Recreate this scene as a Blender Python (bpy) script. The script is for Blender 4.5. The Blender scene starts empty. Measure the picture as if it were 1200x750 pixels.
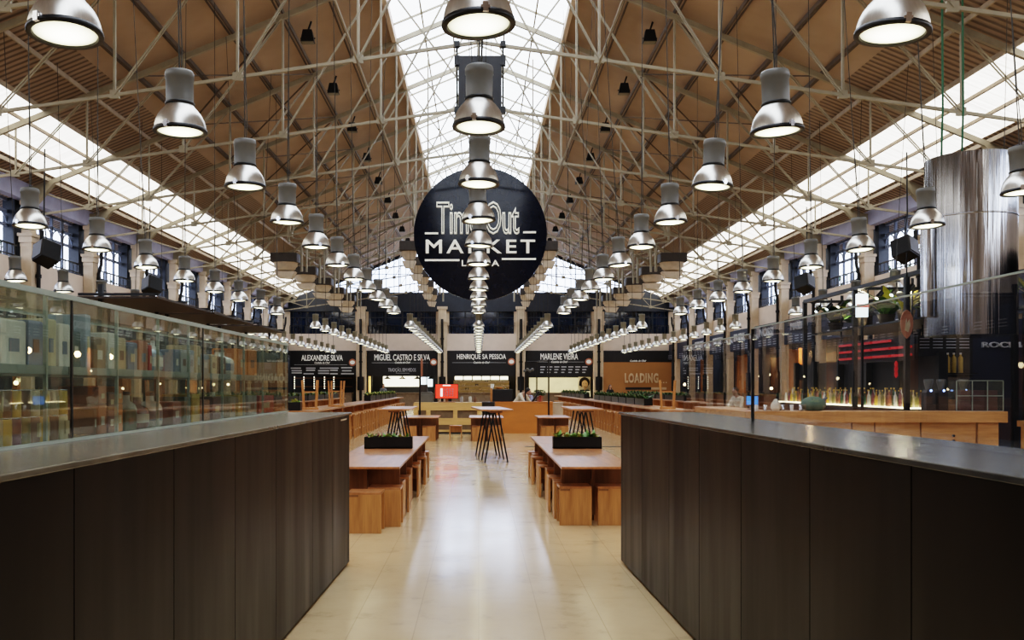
import bpy, bmesh, math, random
from mathutils import Vector, Matrix
random.seed(7)
PI = math.pi
SC = bpy.context.scene
COL = SC.collection
EYE = 1.6            # eye height above the floor
F = 1070.0           # focal length in pixels of the 1200 x 750 frame
VX, VY = 561.0, 452.0

def X_(px, d): return (px - VX) * d / F
def Z_(py, d): return EYE + (VY - py) * d / F

ORD = ['first','second','third','fourth','fifth','sixth','seventh','eighth','ninth','tenth','eleventh','twelfth',
 'thirteenth','fourteenth','fifteenth','sixteenth','seventeenth','eighteenth','nineteenth','twentieth','twenty-first',
 'twenty-second','twenty-third','twenty-fourth','twenty-fifth','twenty-sixth','twenty-seventh','twenty-eighth',
 'twenty-ninth','thirtieth','thirty-first','thirty-second','thirty-third','thirty-fourth','thirty-fifth','thirty-sixth',
 'thirty-seventh','thirty-eighth','thirty-ninth','fortieth']

# ------------------------------------------------------------------ materials
def nodes_of(name):
    m = bpy.data.materials.new(name); m.use_nodes = True
    nt = m.node_tree
    for n in list(nt.nodes):
        if n.type != 'OUTPUT_MATERIAL' and n.type != 'BSDF_PRINCIPLED': nt.nodes.remove(n)
    return m, nt, nt.nodes['Principled BSDF'], nt.nodes['Material Output']

def coords(nt, scale=(1,1,1), rot=(0,0,0), kind='Object'):
    tc = nt.nodes.new('ShaderNodeTexCoord'); mp = nt.nodes.new('ShaderNodeMapping')
    mp.inputs['Scale'].default_value = scale; mp.inputs['Rotation'].default_value = rot
    nt.links.new(tc.outputs[kind], mp.inputs['Vector'])
    return mp.outputs['Vector']

def ramp(nt, fac, stops):
    r = nt.nodes.new('ShaderNodeValToRGB')
    e = r.color_ramp.elements
    while len(e) < len(stops): e.new(0.5)
    for i, (p, c) in enumerate(stops):
        e[i].position = p; e[i].color = (c[0], c[1], c[2], 1)
    nt.links.new(fac, r.inputs['Fac'])
    return r.outputs['Color']

def noise(nt, vec, scale, detail=4, rough=.6):
    n = nt.nodes.new('ShaderNodeTexNoise'); n.inputs['Scale'].default_value = scale
    n.inputs['Detail'].default_value = detail; n.inputs['Roughness'].default_value = rough
    nt.links.new(vec, n.inputs['Vector'])
    return n.outputs['Fac']

def bump(nt, p, fac, strength=.2, dist=.02):
    b = nt.nodes.new('ShaderNodeBump'); b.inputs['Strength'].default_value = strength; b.inputs['Distance'].default_value = dist
    nt.links.new(fac, b.inputs['Height']); nt.links.new(b.outputs['Normal'], p.inputs['Normal'])

def mat(name, col, rough=.5, metal=0., var=.15, nscale=6., stretch=(1,1,1), spec=.5, coat=0., emit=None, estr=0., bmp=0.):
    """procedural surface: base colour broken up by noise"""
    m, nt, p, o = nodes_of(name)
    v = coords(nt, stretch)
    f = noise(nt, v, nscale)
    lo = tuple(max(0, c*(1-var)) for c in col); hi = tuple(min(1, c*(1+var)) for c in col)
    c = ramp(nt, f, [(.3, lo), (.7, hi)])
    nt.links.new(c, p.inputs['Base Color'])
    p.inputs['Roughness'].default_value = rough; p.inputs['Metallic'].default_value = metal
    p.inputs['Specular IOR Level'].default_value = spec
    p.inputs['Coat Weight'].default_value = coat; p.inputs['Coat Roughness'].default_value = .15
    if emit:
        p.inputs['Emission Color'].default_value = (*emit, 1); p.inputs['Emission Strength'].default_value = estr
    if bmp: bump(nt, p, f, bmp)
    return m

def wood(name, c1, c2, rough=.4, coat=.2, axis='z'):
    m, nt, p, o = nodes_of(name)
    st = {'z': (9, 9, .8), 'y': (9, .8, 9), 'x': (.8, 9, 9)}[axis]
    v = coords(nt, st)
    f = noise(nt, v, 2.2, 6, .65)
    v2 = coords(nt, tuple(s*.35 for s in st))
    f2 = noise(nt, v2, 2.0, 2, .5)
    mx = nt.nodes.new('ShaderNodeMath'); mx.operation = 'MULTIPLY_ADD'
    nt.links.new(f, mx.inputs[0]); mx.inputs[1].default_value = .6; 
    ml = nt.nodes.new('ShaderNodeMath'); ml.operation = 'MULTIPLY'; nt.links.new(f2, ml.inputs[0]); ml.inputs[1].default_value = .4
    nt.links.new(ml.outputs[0], mx.inputs[2])
    c = ramp(nt, mx.outputs[0], [(.32, c1), (.62, c2)])
    nt.links.new(c, p.inputs['Base Color'])
    p.inputs['Roughness'].default_value = rough; p.inputs['Coat Weight'].default_value = coat; p.inputs['Coat Roughness'].default_value = .2
    bump(nt, p, f, .08, .01)
    return m

def emis(name, col, strength, var=.0, nscale=3., stretch=(1,1,1)):
    m, nt, p, o = nodes_of(name)
    v = coords(nt, stretch); f = noise(nt, v, nscale)
    lo = tuple(c*(1-var) for c in col)
    c = ramp(nt, f, [(.35, lo), (.65, col)])
    p.inputs['Base Color'].default_value = (.3*col[0], .3*col[1], .3*col[2], 1)
    nt.links.new(c, p.inputs['Emission Color']); p.inputs['Emission Strength'].default_value = strength
    p.inputs['Roughness'].default_value = .4
    return m

def glass(name, tint=(.9,.95,.92), ior=1.45, rough=.0, extra=0., haze=0., hazecol=(.6,.7,.65)):
    m, nt, p, o = nodes_of(name); nt.nodes.remove(p)
    t = nt.nodes.new('ShaderNodeBsdfTransparent'); t.inputs['Color'].default_value = (*tint, 1)
    g = nt.nodes.new('ShaderNodeBsdfGlossy'); g.inputs['Roughness'].default_value = rough
    lw = nt.nodes.new('ShaderNodeLayerWeight'); lw.inputs['Blend'].default_value = .5
    pw = nt.nodes.new('ShaderNodeMath'); pw.operation = 'POWER'; nt.links.new(lw.outputs['Facing'], pw.inputs[0]); pw.inputs[1].default_value = 5.
    ad = nt.nodes.new('ShaderNodeMath'); ad.operation = 'MULTIPLY_ADD'; ad.use_clamp = True
    nt.links.new(pw.outputs[0], ad.inputs[0]); ad.inputs[1].default_value = .9; ad.inputs[2].default_value = .035 + extra
    mx = nt.nodes.new('ShaderNodeMixShader')
    nt.links.new(ad.outputs[0], mx.inputs[0]); nt.links.new(t.outputs[0], mx.inputs[1]); nt.links.new(g.outputs[0], mx.inputs[2])
    last = mx.outputs[0]
    if haze:  # washed-out reflections imitated by mixing in a pale diffuse colour
        df = nt.nodes.new('ShaderNodeBsdfDiffuse'); df.inputs['Color'].default_value = (*hazecol, 1)
        m2 = nt.nodes.new('ShaderNodeMixShader'); 
        f = noise(nt, coords(nt, (1, 1, .3)), 4.)
        mm = nt.nodes.new('ShaderNodeMath'); mm.operation = 'MULTIPLY'; nt.links.new(f, mm.inputs[0]); mm.inputs[1].default_value = haze*2
        nt.links.new(mm.outputs[0], m2.inputs[0]); nt.links.new(last, m2.inputs[1]); nt.links.new(df.outputs[0], m2.inputs[2])
        last = m2.outputs[0]
    nt.links.new(last, o.inputs['Surface'])
    return m

M = {}
M['truss'] = mat('painted_truss_steel', (.28,.245,.175), .45, 0, .12, 3.)
M['purlin'] = mat('dark_purlin', (.10,.075,.055), .6, 0, .2, 3.)
M['purlin_lo'] = mat('beige_purlin', (.36,.29,.21), .6, 0, .2, 3.)
M['ceil'] = mat('brown_ceiling_board', (.39,.295,.22), .8, 0, .14, .35)
M['col'] = mat('beige_stone_column', (.56,.45,.33), .7, 0, .12, 2.5, bmp=.1)
M['band'] = mat('pale_parapet_plaster', (.66,.56,.48), .8, 0, .06, 1.2)
M['beam'] = mat('daylight_tinted_beam', (.33,.34,.47), .7, 0, .15, 1.)  # blue of the daylight falling on the beam is put into its colour
M['dark'] = mat('black_board', (.010,.010,.013), .5, 0, .2, 4.)
M['navy'] = mat('navy_fascia', (.012,.016,.038), .5, 0, .2, 2.)
M['black'] = mat('black_metal', (.012,.012,.013), .4, .3, .2, 8.)
M['mullion'] = mat('daylight_tinted_mullion', (.16,.19,.27), .5, 0, .2, 4.)  # bluish daylight on the bars is painted into their colour
M['blackframe'] = mat('dark_window_frame', (.02,.024,.035), .5, 0, .2, 4.)
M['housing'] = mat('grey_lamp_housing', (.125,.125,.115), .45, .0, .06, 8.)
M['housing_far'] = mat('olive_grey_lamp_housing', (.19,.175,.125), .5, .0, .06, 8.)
M['chrome'] = mat('polished_steel', (.62,.63,.66), .12, 1., .05, 3.)
def duct_mat():
    m, nt, p, o = nodes_of('reflection_streaked_steel')
    f = noise(nt, coords(nt, (1, 1, .015)), 7., 4, .6)
    c = ramp(nt, f, [(.3, (.20,.20,.205)), (.7, (.48,.49,.52))]); nt.links.new(c, p.inputs['Base Color'])  # vertical reflection streaks put into the steel's base colour
    p.inputs['Metallic'].default_value = 1.; p.inputs['Roughness'].default_value = .13
    bump(nt, p, f, .9, .035)
    return m
M['duct'] = duct_mat()
M['wire'] = mat('dark_cable', (.03,.027,.022), .6, 0, .1, 8.)
M['green_wire'] = mat('green_cable', (.02,.10,.045), .6, 0, .1, 8.)
def lens_mat():
    m, nt, p, o = nodes_of('lamp_lens')
    g = nt.nodes.new('ShaderNodeTexGradient'); g.gradient_type = 'SPHERICAL'
    nt.links.new(coords(nt, (4.6, 4.6, 4.6)), g.inputs['Vector'])
    mr = nt.nodes.new('ShaderNodeMapRange'); mr.inputs['From Min'].default_value = .05; mr.inputs['From Max'].default_value = .75
    mr.inputs['To Min'].default_value = .55; mr.inputs['To Max'].default_value = 6.5; nt.links.new(g.outputs['Fac'], mr.inputs['Value'])
    f = noise(nt, coords(nt, (1,1,1)), 60., 2)
    c = ramp(nt, f, [(.35, (.92,.85,.54)), (.65, (1.,.93,.62))]); nt.links.new(c, p.inputs['Emission Color'])
    nt.links.new(mr.outputs[0], p.inputs['Emission Strength']); p.inputs['Base Color'].default_value = (.5,.5,.4,1); p.inputs['Roughness'].default_value = .25
    return m
M['lens'] = lens_mat()
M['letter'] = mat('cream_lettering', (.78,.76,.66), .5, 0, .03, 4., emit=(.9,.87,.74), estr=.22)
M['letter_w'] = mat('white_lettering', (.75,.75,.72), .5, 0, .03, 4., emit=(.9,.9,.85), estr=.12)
M['letter_dim'] = mat('dim_lettering', (.48,.5,.54), .6, 0, .05, 4.)
M['disc'] = mat('navy_gloss_disc', (.004,.006,.014), .10, 0, .2, 2., spec=.3)
M['orange_ply'] = mat('orange_plywood', (.52,.19,.04), .5, 0, .1, 1.2, (1,1,3))
M['hoard'] = mat('brown_hoarding', (.36,.17,.06), .6, 0, .08, .8)
M['soil'] = mat('planter_soil', (.03,.02,.012), .9, 0, .3, 20.)
M['leaf'] = mat('green_leaf', (.10,.22,.035), .5, 0, .45, 9.)
M['leaf_dk'] = mat('dark_green_leaf', (.035,.085,.02), .5, 0, .45, 9.)
M['leaf_red'] = mat('red_lettuce_leaf', (.20,.05,.03), .5, 0, .5, 9.)
M['leaf_yel'] = mat('yellow_green_leaf', (.38,.36,.06), .5, 0, .3, 9.)
M['case_frame'] = mat('grey_green_glass_edge', (.30,.35,.31), .35, 0, .1, 5.)
M['shelf'] = mat('grey_shelf', (.22,.26,.25), .35, 0, .1, 5.)
M['stone'] = mat('grey_stone_top', (.12,.102,.075), .24, 0, .25, 3.5, spec=.3)
M['stone_r'] = mat('dark_stone_top', (.05,.047,.042), .2, 0, .25, 3.5, spec=.25)
M['glass'] = glass('case_glass', (.93,.96,.92), 1.5, 0., .015, .03, (.55,.55,.45))
M['glass_r'] = glass('screen_glass', (.93,.95,.98), 1.5, 0., .0, .008, (.5,.55,.65))
M['pane'] = glass('window_pane', (.93,.95,1.), 1.45)
M['pane_dk'] = mat('dark_reflecting_pane', (.008,.018,.045), .06, 0, .4, .6, spec=.8)
M['canopy'] = mat('dark_brown_canopy', (.03,.02,.016), .6, 0, .15, 3.)
M['warm'] = emis('warm_lamp_globe', (1.,.78,.42), 7.)
M['lightbox'] = emis('bright_lightbox', (1.,.93,.70), 2.2, .25, .5)
M['lightbox_b'] = emis('cool_lightbox', (.8,.95,1.), 2.0, .2, .7)
M['tile'] = emis('glowing_cream_tiles', (.92,.80,.45), .55, .2, 1.2)  # tiles are no lamp; the light on them is added as a glow
M['redscreen'] = emis('red_screen', (1.,.05,.025), .9, .05)
M['screen_w'] = emis('white_screen_text', (1.,.9,.9), 1.3)
M['redneon'] = emis('red_lit_menu', (.8,.05,.05), .30, .5, 7.)
M['blue_led'] = emis('blue_led', (.25,.4,1.), 6.)
M['skin'] = mat('skin', (.50,.29,.20), .55, 0, .08, 10.)
M['hair'] = mat('dark_hair', (.012,.009,.008), .5, 0, .3, 20., (1,1,.2))
M['cream_cloth'] = mat('cream_cloth', (.72,.66,.52), .85, 0, .08, 10.)
M['grey_cloth'] = mat('grey_cloth', (.12,.13,.15), .9, 0, .15, 10.)
M['lav_cloth'] = mat('lavender_cloth', (.40,.42,.62), .9, 0, .1, 10.)
M['dark_cloth'] = mat('dark_cloth', (.02,.018,.02), .9, 0, .2, 10.)
M['white'] = mat('white_card', (.72,.71,.66), .6, 0, .06, 5.)
M['unit'] = mat('beige_duct_metal', (.56,.46,.34), .5, 0, .12, 4.)
M['unit_dk'] = mat('dark_duct_box', (.045,.036,.03), .6, 0, .2, 5.)
M['wood_t'] = wood('table_wood', (.27,.105,.04), (.50,.22,.085), .28, .35, 'y')
M['wood_v'] = wood('stool_wood', (.33,.14,.045), (.57,.275,.095), .42, .15, 'z')
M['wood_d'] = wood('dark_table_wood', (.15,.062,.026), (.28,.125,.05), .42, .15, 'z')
M['wood_b'] = wood('bar_wood', (.29,.12,.038), (.52,.235,.08), .4, .2, 'z')
M['wood_x'] = wood('bar_front_wood', (.42,.20,.075), (.68,.36,.14), .35, .25, 'x')
M['pale_wood'] = wood('pale_plywood', (.55,.33,.11), (.72,.47,.19), .5, .1, 'x')
M['grey_slot'] = mat('shaded_shelf_recess', (.20,.14,.09), .7, 0, .2, 5.)  # shelf recess shade put into a brown; counters and ground share it

def floor_mat():
    m, nt, p, o = nodes_of('beige_stone_floor')
    v = coords(nt, (1,1,1), (0,0,PI/2))
    b = nt.nodes.new('ShaderNodeTexBrick'); nt.links.new(v, b.inputs['Vector'])
    b.inputs['Scale'].default_value = 1.; b.inputs['Brick Width'].default_value = 1.25; b.inputs['Row Height'].default_value = .42
    b.inputs['Mortar Size'].default_value = .004; b.inputs['Mortar Smooth'].default_value = .2
    b.inputs['Color1'].default_value = (.60,.445,.26,1); b.inputs['Color2'].default_value = (.575,.425,.245,1); b.inputs['Mortar'].default_value = (.48,.35,.20,1)
    vv = coords(nt)
    f = noise(nt, vv, 2.3, 8, .7)
    st = ramp(nt, f, [(.30, (.62,.60,.58)), (.44, (.94,.93,.92)), (.6, (1,1,1))])
    mx = nt.nodes.new('ShaderNodeMix'); mx.data_type = 'RGBA'; mx.blend_type = 'MULTIPLY'; mx.inputs[0].default_value = .8
    nt.links.new(b.outputs['Color'], mx.inputs[6]); nt.links.new(st, mx.inputs[7])
    nt.links.new(mx.outputs[2], p.inputs['Base Color'])
    f2 = noise(nt, vv, 1.1, 5, .6)
    r = ramp(nt, f2, [(.3, (.12,)*3), (.7, (.19,)*3)])
    nt.links.new(r, p.inputs['Roughness'])
    p.inputs['Specular IOR Level'].default_value = .75
    return m
M['floor'] = floor_mat()

def panel_mat():
    m, nt, p, o = nodes_of('dark_bronze_panel')
    f = noise(nt, coords(nt, (1., 1.0, .1)), 1.3, 1, .4)
    c = ramp(nt, f, [(.3, (.010,.007,.005)), (.7, (.016,.0115,.008))])
    nt.links.new(c, p.inputs['Base Color'])
    p.inputs['Metallic'].default_value = .0; p.inputs['Specular IOR Level'].default_value = .17
    f2 = noise(nt, coords(nt, (1., 2.2, .25)), 2., 3, .5)
    r = ramp(nt, f2, [(.3, (.30,)*3), (.7, (.44,)*3)]); nt.links.new(r, p.inputs['Roughness'])
    bump(nt, p, f, .25, .03)
    return m
M['panel'] = panel_mat()

def reflector_mat():
    m, nt, p, o = nodes_of('brushed_aluminium_reflector')
    f = noise(nt, coords(nt, (30, 30, 1)), 1.5, 2)
    c = ramp(nt, f, [(.3, (.60,.585,.54)), (.7, (.68,.665,.62))]); nt.links.new(c, p.inputs['Base Color'])
    p.inputs['Metallic'].default_value = .95; p.inputs['Roughness'].default_value = .31
    return m
M['refl'] = reflector_mat()

def skylight_mat(name, col, strength, streak):
    """translucent corrugated roof sheet glowing with daylight"""
    m, nt, p, o = nodes_of(name)
    f = noise(nt, coords(nt, (.25, 7., .25)), 1.6, 3, .6)
    c = ramp(nt, f, [(.25, tuple(x*(1-streak) for x in col)), (.62, col)])
    nt.links.new(c, p.inputs['Emission Color']); p.inputs['Emission Strength'].default_value = strength
    p.inputs['Base Color'].default_value = (.7,.7,.68,1); p.inputs['Roughness'].default_value = .6
    return m
M['sky_mid'] = skylight_mat('ridge_skylight_sheet', (.80,.88,1.), 3.3, .30)
M['sky_side'] = skylight_mat('side_skylight_sheet', (1.,.97,.90), 2.3, .55)

def corrugated_mat():
    m, nt, p, o = nodes_of('corrugated_brown_roof')
    w = nt.nodes.new('ShaderNodeTexWave'); w.bands_direction = 'Y'; w.inputs['Scale'].default_value = 1.35; w.inputs['Distortion'].default_value = 0.
    nt.links.new(coords(nt), w.inputs['Vector'])
    c = ramp(nt, w.outputs['Fac'], [(.15, (.14,.10,.07)), (.6, (.33,.245,.18))]); nt.links.new(c, p.inputs['Base Color'])
    p.inputs['Roughness'].default_value = .7
    bump(nt, p, w.outputs['Fac'], .6, .05)
    return m
M['corr'] = corrugated_mat()

# ------------------------------------------------------------------ mesh helpers
class MB:
    def __init__(s): s.v = []; s.f = []; s.smooth = []
    def add(s, vs, fs, sm=False):
        o = len(s.v); s.v += [tuple(v) for v in vs]; s.f += [tuple(i+o for i in f) for f in fs]; s.smooth += [sm]*len(fs); return s
    def box(s, x0, x1, y0, y1, z0, z1, m=None):
        vs = [Vector((x, y, z)) for z in (z0, z1) for y in (y0, y1) for x in (x0, x1)]
        if m is not None: vs = [m @ v for v in vs]
        return s.add(vs, [(0,2,3,1),(4,5,7,6),(0,1,5,4),(2,6,7,3),(0,4,6,2),(1,3,7,5)])
    def bar(s, a, b, w, h=None, up=(0,0,1)):
        a = Vector(a); b = Vector(b); h = h or w; d = (b-a).normalized(); u = Vector(up)
        if abs(d.dot(u)) > .98: u = Vector((0,1,0))
        r = d.cross(u).normalized()*w/2; u = r.cross(d).normalized()*h/2
        vs = [p+q for p in (a, b) for q in (-r-u, r-u, r+u, -r+u)]
        return s.add(vs, [(0,1,2,3),(7,6,5,4),(0,4,5,1),(1,5,6,2),(2,6,7,3),(3,7,4,0)])
    def tube(s, pts, r, n=8, cap=True, r2=None):
        pts = [Vector(p) for p in pts]; rings = []; N = len(pts); t0 = None
        for i, p in enumerate(pts):
            d = (pts[min(i+1, N-1)] - pts[max(i-1, 0)]).normalized()
            u = Vector((0,0,1)) if abs(d.z) < .95 else Vector((0,1,0))
            if t0 is not None:
                u = t0
            a = d.cross(u)
            if a.length < 1e-5: a = d.orthogonal()
            a.normalize(); b = a.cross(d).normalized(); t0 = b
            rr = r if r2 is None else r + (r2-r)*i/max(1, N-1)
            rings.append([p + (a*math.cos(2*PI*k/n) + b*math.sin(2*PI*k/n))*rr for k in range(n)])
        vs = [v for R in rings for v in R]; fs = []
        for i in range(N-1):
            for k in range(n):
                k2 = (k+1) % n
                fs.append((i*n+k, i*n+k2, (i+1)*n+k2, (i+1)*n+k))
        s.add(vs, fs, True)
        if cap:
            s.add(rings[0], [tuple(range(n-1, -1, -1))]); s.add(rings[-1], [tuple(range(n))])
        return s
    def lathe(s, prof, n=20, c=(0,0,0), cap=True, sm=True):
        c = Vector(c); vs = []; fs = []
        for r, z in prof:
            for k in range(n):
                a = 2*PI*k/n; vs.append(c + Vector((r*math.cos(a), r*math.sin(a), z)))
        for i in range(len(prof)-1):
            for k in range(n):
                k2 = (k+1) % n; fs.append((i*n+k, i*n+k2, (i+1)*n+k2, (i+1)*n+k))
        s.add(vs, fs, sm)
        if cap:
            if prof[0][0] > 1e-4: s.add([c + Vector((prof[0][0]*math.cos(2*PI*k/n), prof[0][0]*math.sin(2*PI*k/n), prof[0][1])) for k in range(n)], [tuple(range(n-1,-1,-1))])
            if prof[-1][0] > 1e-4: s.add([c + Vector((prof[-1][0]*math.cos(2*PI*k/n), prof[-1][0]*math.sin(2*PI*k/n), prof[-1][1])) for k in range(n)], [tuple(range(n))])
        return s
    def ball(s, c, rx, ry=None, rz=None, n=12, m=8):
        ry = ry or rx; rz = rz or rx; c = Vector(c); vs = []; fs = []
        for i in range(m+1):
            t = PI*i/m
            for k in range(n):
                a = 2*PI*k/n
                vs.append(c + Vector((rx*math.sin(t)*math.cos(a), ry*math.sin(t)*math.sin(a), -rz*math.cos(t))))
        for i in range(m):
            for k in range(n):
                k2 = (k+1) % n; fs.append((i*n+k, i*n+k2, (i+1)*n+k2, (i+1)*n+k))
        return s.add(vs, fs, True)
    def prism(s, poly, h, axis='z', o=0.):
        """extrude a 2-D polygon; axis = direction of extrusion"""
        def q(p, t):
            return {'z': (p[0], p[1], o+t), 'y': (p[0], o+t, p[1]), 'x': (o+t, p[0], p[1])}[axis]
        n = len(poly); vs = [q(p, 0) for p in poly] + [q(p, h) for p in poly]
        return s.add(vs, [tuple(range(n-1,-1,-1)), tuple(range(n, 2*n))] + [(i, (i+1) % n, n+(i+1) % n, n+i) for i in range(n)])
    def quad(s, a, b, c, d): return s.add([a, b, c, d], [(0,1,2,3)])
    def mesh(s, name, m):
        me = bpy.data.meshes.new(name); me.from_pydata(s.v, [], s.f)
        me.polygons.foreach_set('use_smooth', s.smooth); me.materials.append(m); me.update()
        bm = bmesh.new(); bm.from_mesh(me); bmesh.ops.recalc_face_normals(bm, faces=bm.faces); bm.to_mesh(me); bm.free()
        return me

def obj(name, mb, m, parent=None, loc=None, bevel=0.):
    me = mb if isinstance(mb, bpy.types.Mesh) else mb.mesh(name, m)
    o = bpy.data.objects.new(name, me); COL.objects.link(o)
    if parent is not None: o.parent = parent
    if loc is not None: o.location = loc
    if bevel:
        b = o.modifiers.new('bevel', 'BEVEL'); b.width = bevel; b.segments = 2; b.limit_method = 'ANGLE'
    return o

def tag(o, label, cat, group=None, kind=None):
    o['label'] = label; o['category'] = cat
    if group: o['group'] = group
    if kind: o['kind'] = kind
    return o

def thing(name, label, cat, loc=(0,0,0), rz=0., group=None):
    o = bpy.data.objects.new(name, None); COL.objects.link(o)
    o.location = loc; o.rotation_euler = (0,0,rz); o.empty_display_size = .2
    return tag(o, label, cat, group)

def struct(name, mb, m, parent=None):
    o = obj(name, mb, m, parent)
    if parent is None: o['kind'] = 'structure'
    return o

def dup(root, loc=None, rz=None, label=None, group=None):
    """copy of a thing with copies of its parts and sub-parts"""
    r = root.copy(); COL.objects.link(r)
    if loc is not None: r.location = loc
    if rz is not None: r.rotation_euler = (0,0,rz)
    if label: r['label'] = label
    if group: r['group'] = group
    for ch in list(root.children):
        c = ch.copy(); COL.objects.link(c); c.parent = r
        for g in ch.children:
            d = g.copy(); COL.objects.link(d); d.parent = c
    return r

def text_mesh(body, w, h, m, ext=.02, outline=0., spacing=1., shear=0., bold=.012):
    """lettering scaled to w x h, centred, in the XZ plane facing -Y"""
    cu = bpy.data.curves.new('lettering', 'FONT'); cu.body = body; cu.align_x = 'CENTER'; cu.align_y = 'CENTER'
    cu.space_character = spacing; cu.shear = shear; cu.resolution_u = 3
    if outline:
        cu.fill_mode = 'NONE'; cu.bevel_depth = outline; cu.bevel_resolution = 1
    else:
        cu.extrude = .01; cu.bevel_depth = bold; cu.bevel_resolution = 0
    o = bpy.data.objects.new('lettering', cu); COL.objects.link(o)
    dg = bpy.context.evaluated_depsgraph_get()
    me = bpy.data.meshes.new_from_object(o.evaluated_get(dg))
    bpy.data.objects.remove(o); bpy.data.curves.remove(cu)
    xs = [v.co.x for v in me.vertices]; ys = [v.co.y for v in me.vertices]
    cx, cy = (min(xs)+max(xs))/2, (min(ys)+max(ys))/2
    sx = w/(max(xs)-min(xs)); sy = h/(max(ys)-min(ys))
    for v in me.vertices:
        x, y, z = v.co; v.co = ((x-cx)*sx, -z*(ext/.01), (y-cy)*sy)
    me.materials.clear(); me.materials.append(m); me.update()
    return me

def leafblade(mb, base, yaw, lean, L, w, curl=.5, n=3):
    """one arching leaf"""
    d = Vector((math.cos(yaw), math.sin(yaw), 0)); sd = Vector((-d.y, d.x, 0)); base = Vector(base); vs = []
    for i in range(n+1):
        t = i/n; ang = lean + curl*t
        p = base + d*(L*t*math.sin(ang)) + Vector((0,0,L*t*math.cos(ang)))
        ww = w*math.sin(PI*min(.98, .12+.85*t))/2
        vs += [p - sd*ww, p + sd*ww]
    mb.add(vs, [(2*i, 2*i+1, 2*i+3, 2*i+2) for i in range(n)], True)

# ------------------------------------------------------------------ camera, sky, colour
cam = bpy.data.cameras.new('camera'); co = bpy.data.objects.new('camera', cam); COL.objects.link(co)
co.location = (0,0,EYE); co.rotation_euler = (PI/2,0,0)
cam.sensor_width = 36.; cam.lens = 36.*F/1200.; cam.clip_end = 400; cam.clip_start = .05
cam.shift_x = (600-VX)/1200.; cam.shift_y = (VY-375)/1200.
SC.camera = co
w = bpy.data.worlds.new('sky'); SC.world = w; w.use_nodes = True
wn = w.node_tree; bg = wn.nodes['Background']
tc = wn.nodes.new('ShaderNodeTexCoord'); nz = wn.nodes.new('ShaderNodeTexNoise'); nz.inputs['Scale'].default_value = 2.5
wn.links.new(tc.outputs['Generated'], nz.inputs['Vector'])
rp = wn.nodes.new('ShaderNodeValToRGB'); rp.color_ramp.elements[0].color = (.55,.70,1.,1); rp.color_ramp.elements[1].color = (.95,.98,1.,1)
rp.color_ramp.elements[0].position = .35; rp.color_ramp.elements[1].position = .65
wn.links.new(nz.outputs['Fac'], rp.inputs['Fac']); wn.links.new(rp.outputs['Color'], bg.inputs['Color'])
bg.inputs['Strength'].default_value = 5.
SC.view_settings.view_transform = 'Filmic'
SC.view_settings.look = 'High Contrast'
SC.view_settings.exposure = .65

# ------------------------------------------------------------------ hall shell
Y0, Y1 = -9., 72.          # ends of the hall
RR, SL = 12.85+EYE, .408   # ridge of the roof sheets, slope
def roofz(x): return RR - SL*abs(x)
BAYS = [16.0 + 4.82*j for j in range(12)]      # truss / column line positions

struct('floor', MB().box(-19, 19, Y0, 77, -.1, 0), M['floor'])

def roof_strip(x0, x1, y0=Y0, y1=Y1+.3, t=.06, off=0.):
    mb = MB()
    return mb.prism([(x0, roofz(x0)+off), (x1, roofz(x1)+off), (x1, roofz(x1)+off+t), (x0, roofz(x0)+off+t)], y1-y0, 'y', y0)
n = 0; CEIL = {}
for s in (-1, 1):
    side = 'left' if s < 0 else 'right'
    c = CEIL[s] = struct('ceiling_'+side, roof_strip(s*2.8, s*10.35), M['ceil'])
    struct('corrugated_roof', roof_strip(s*10.35, s*12.25), M['corr'], c)
    struct('eaves_soffit', roof_strip(s*14.3, s*16.6), M['corr'], c)
    n += 1
    wdw = struct('window_%d' % n, roof_strip(s*12.25, s*14.3, off=.02), M['sky_side'])
    fr = MB()
    for x in (12.9, 13.6): fr.bar((s*x, Y0, roofz(x)-.06), (s*x, Y1, roofz(x)-.06), .07, .09)
    struct('window_frame', fr, M['purlin_lo'], wdw)
    n += 1
    wdw = struct('window_%d' % n, roof_strip(s*0., s*2.8, off=.02), M['sky_mid'])
    fr = MB()
    for x in (.9, 1.85): fr.bar((s*x, Y0, roofz(x)-.05), (s*x, Y1, roofz(x)-.05), .05, .07)
    y = 3.
    while y < Y1:
        fr.bar((0, y, roofz(0)-.05), (s*2.8, y, roofz(2.8)-.05), .05, .06); y += 2.41
    struct('window_frame', fr, M['truss'], wdw)
    # glass upstand edge along the ridge skylight
    struct('trim_%d' % n, MB().bar((s*2.82, Y0, roofz(2.8)-.14), (s*2.82, Y1, roofz(2.8)-.14), .14, .28), M['band'])

# purlins
pi_ = 0
for s in (-1, 1):
    side = 'left' if s < 0 else 'right'
    for i, x in enumerate((4.15, 5.5, 6.9, 8.3, 9.65, 11.0, 12.2, 14.35)):
        z = roofz(x) - .12
        mb = MB(); mb.bar((s*x, Y0, z), (s*x, Y1, z), .05, .12)
        if i < 5: mb.bar((s*(x+.16), Y0, z+.06), (s*(x+.16), Y1, z+.06), .05, .05)
        obj('purlin', mb, M['purlin'] if i < 5 else M['purlin_lo'], CEIL[s])
    # a thin beige conduit along the trusses
    x = 2.75
    o = obj('conduit', MB().tube([(s*x, 10, EYE+7.35), (s*x, 71, EYE+7.35)], .03, 6), M['truss'])
    tag(o, 'thin beige conduit along the tie rods on the %s side of the ridge' % side, 'pipe')

struct('wall_front', MB().box(-18.4, 18.4, Y0-.3, Y0, 0, 9.).box(-18.4, 18.4, Y0-.3, Y0, 9., 14.6), M['ceil'])
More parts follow.
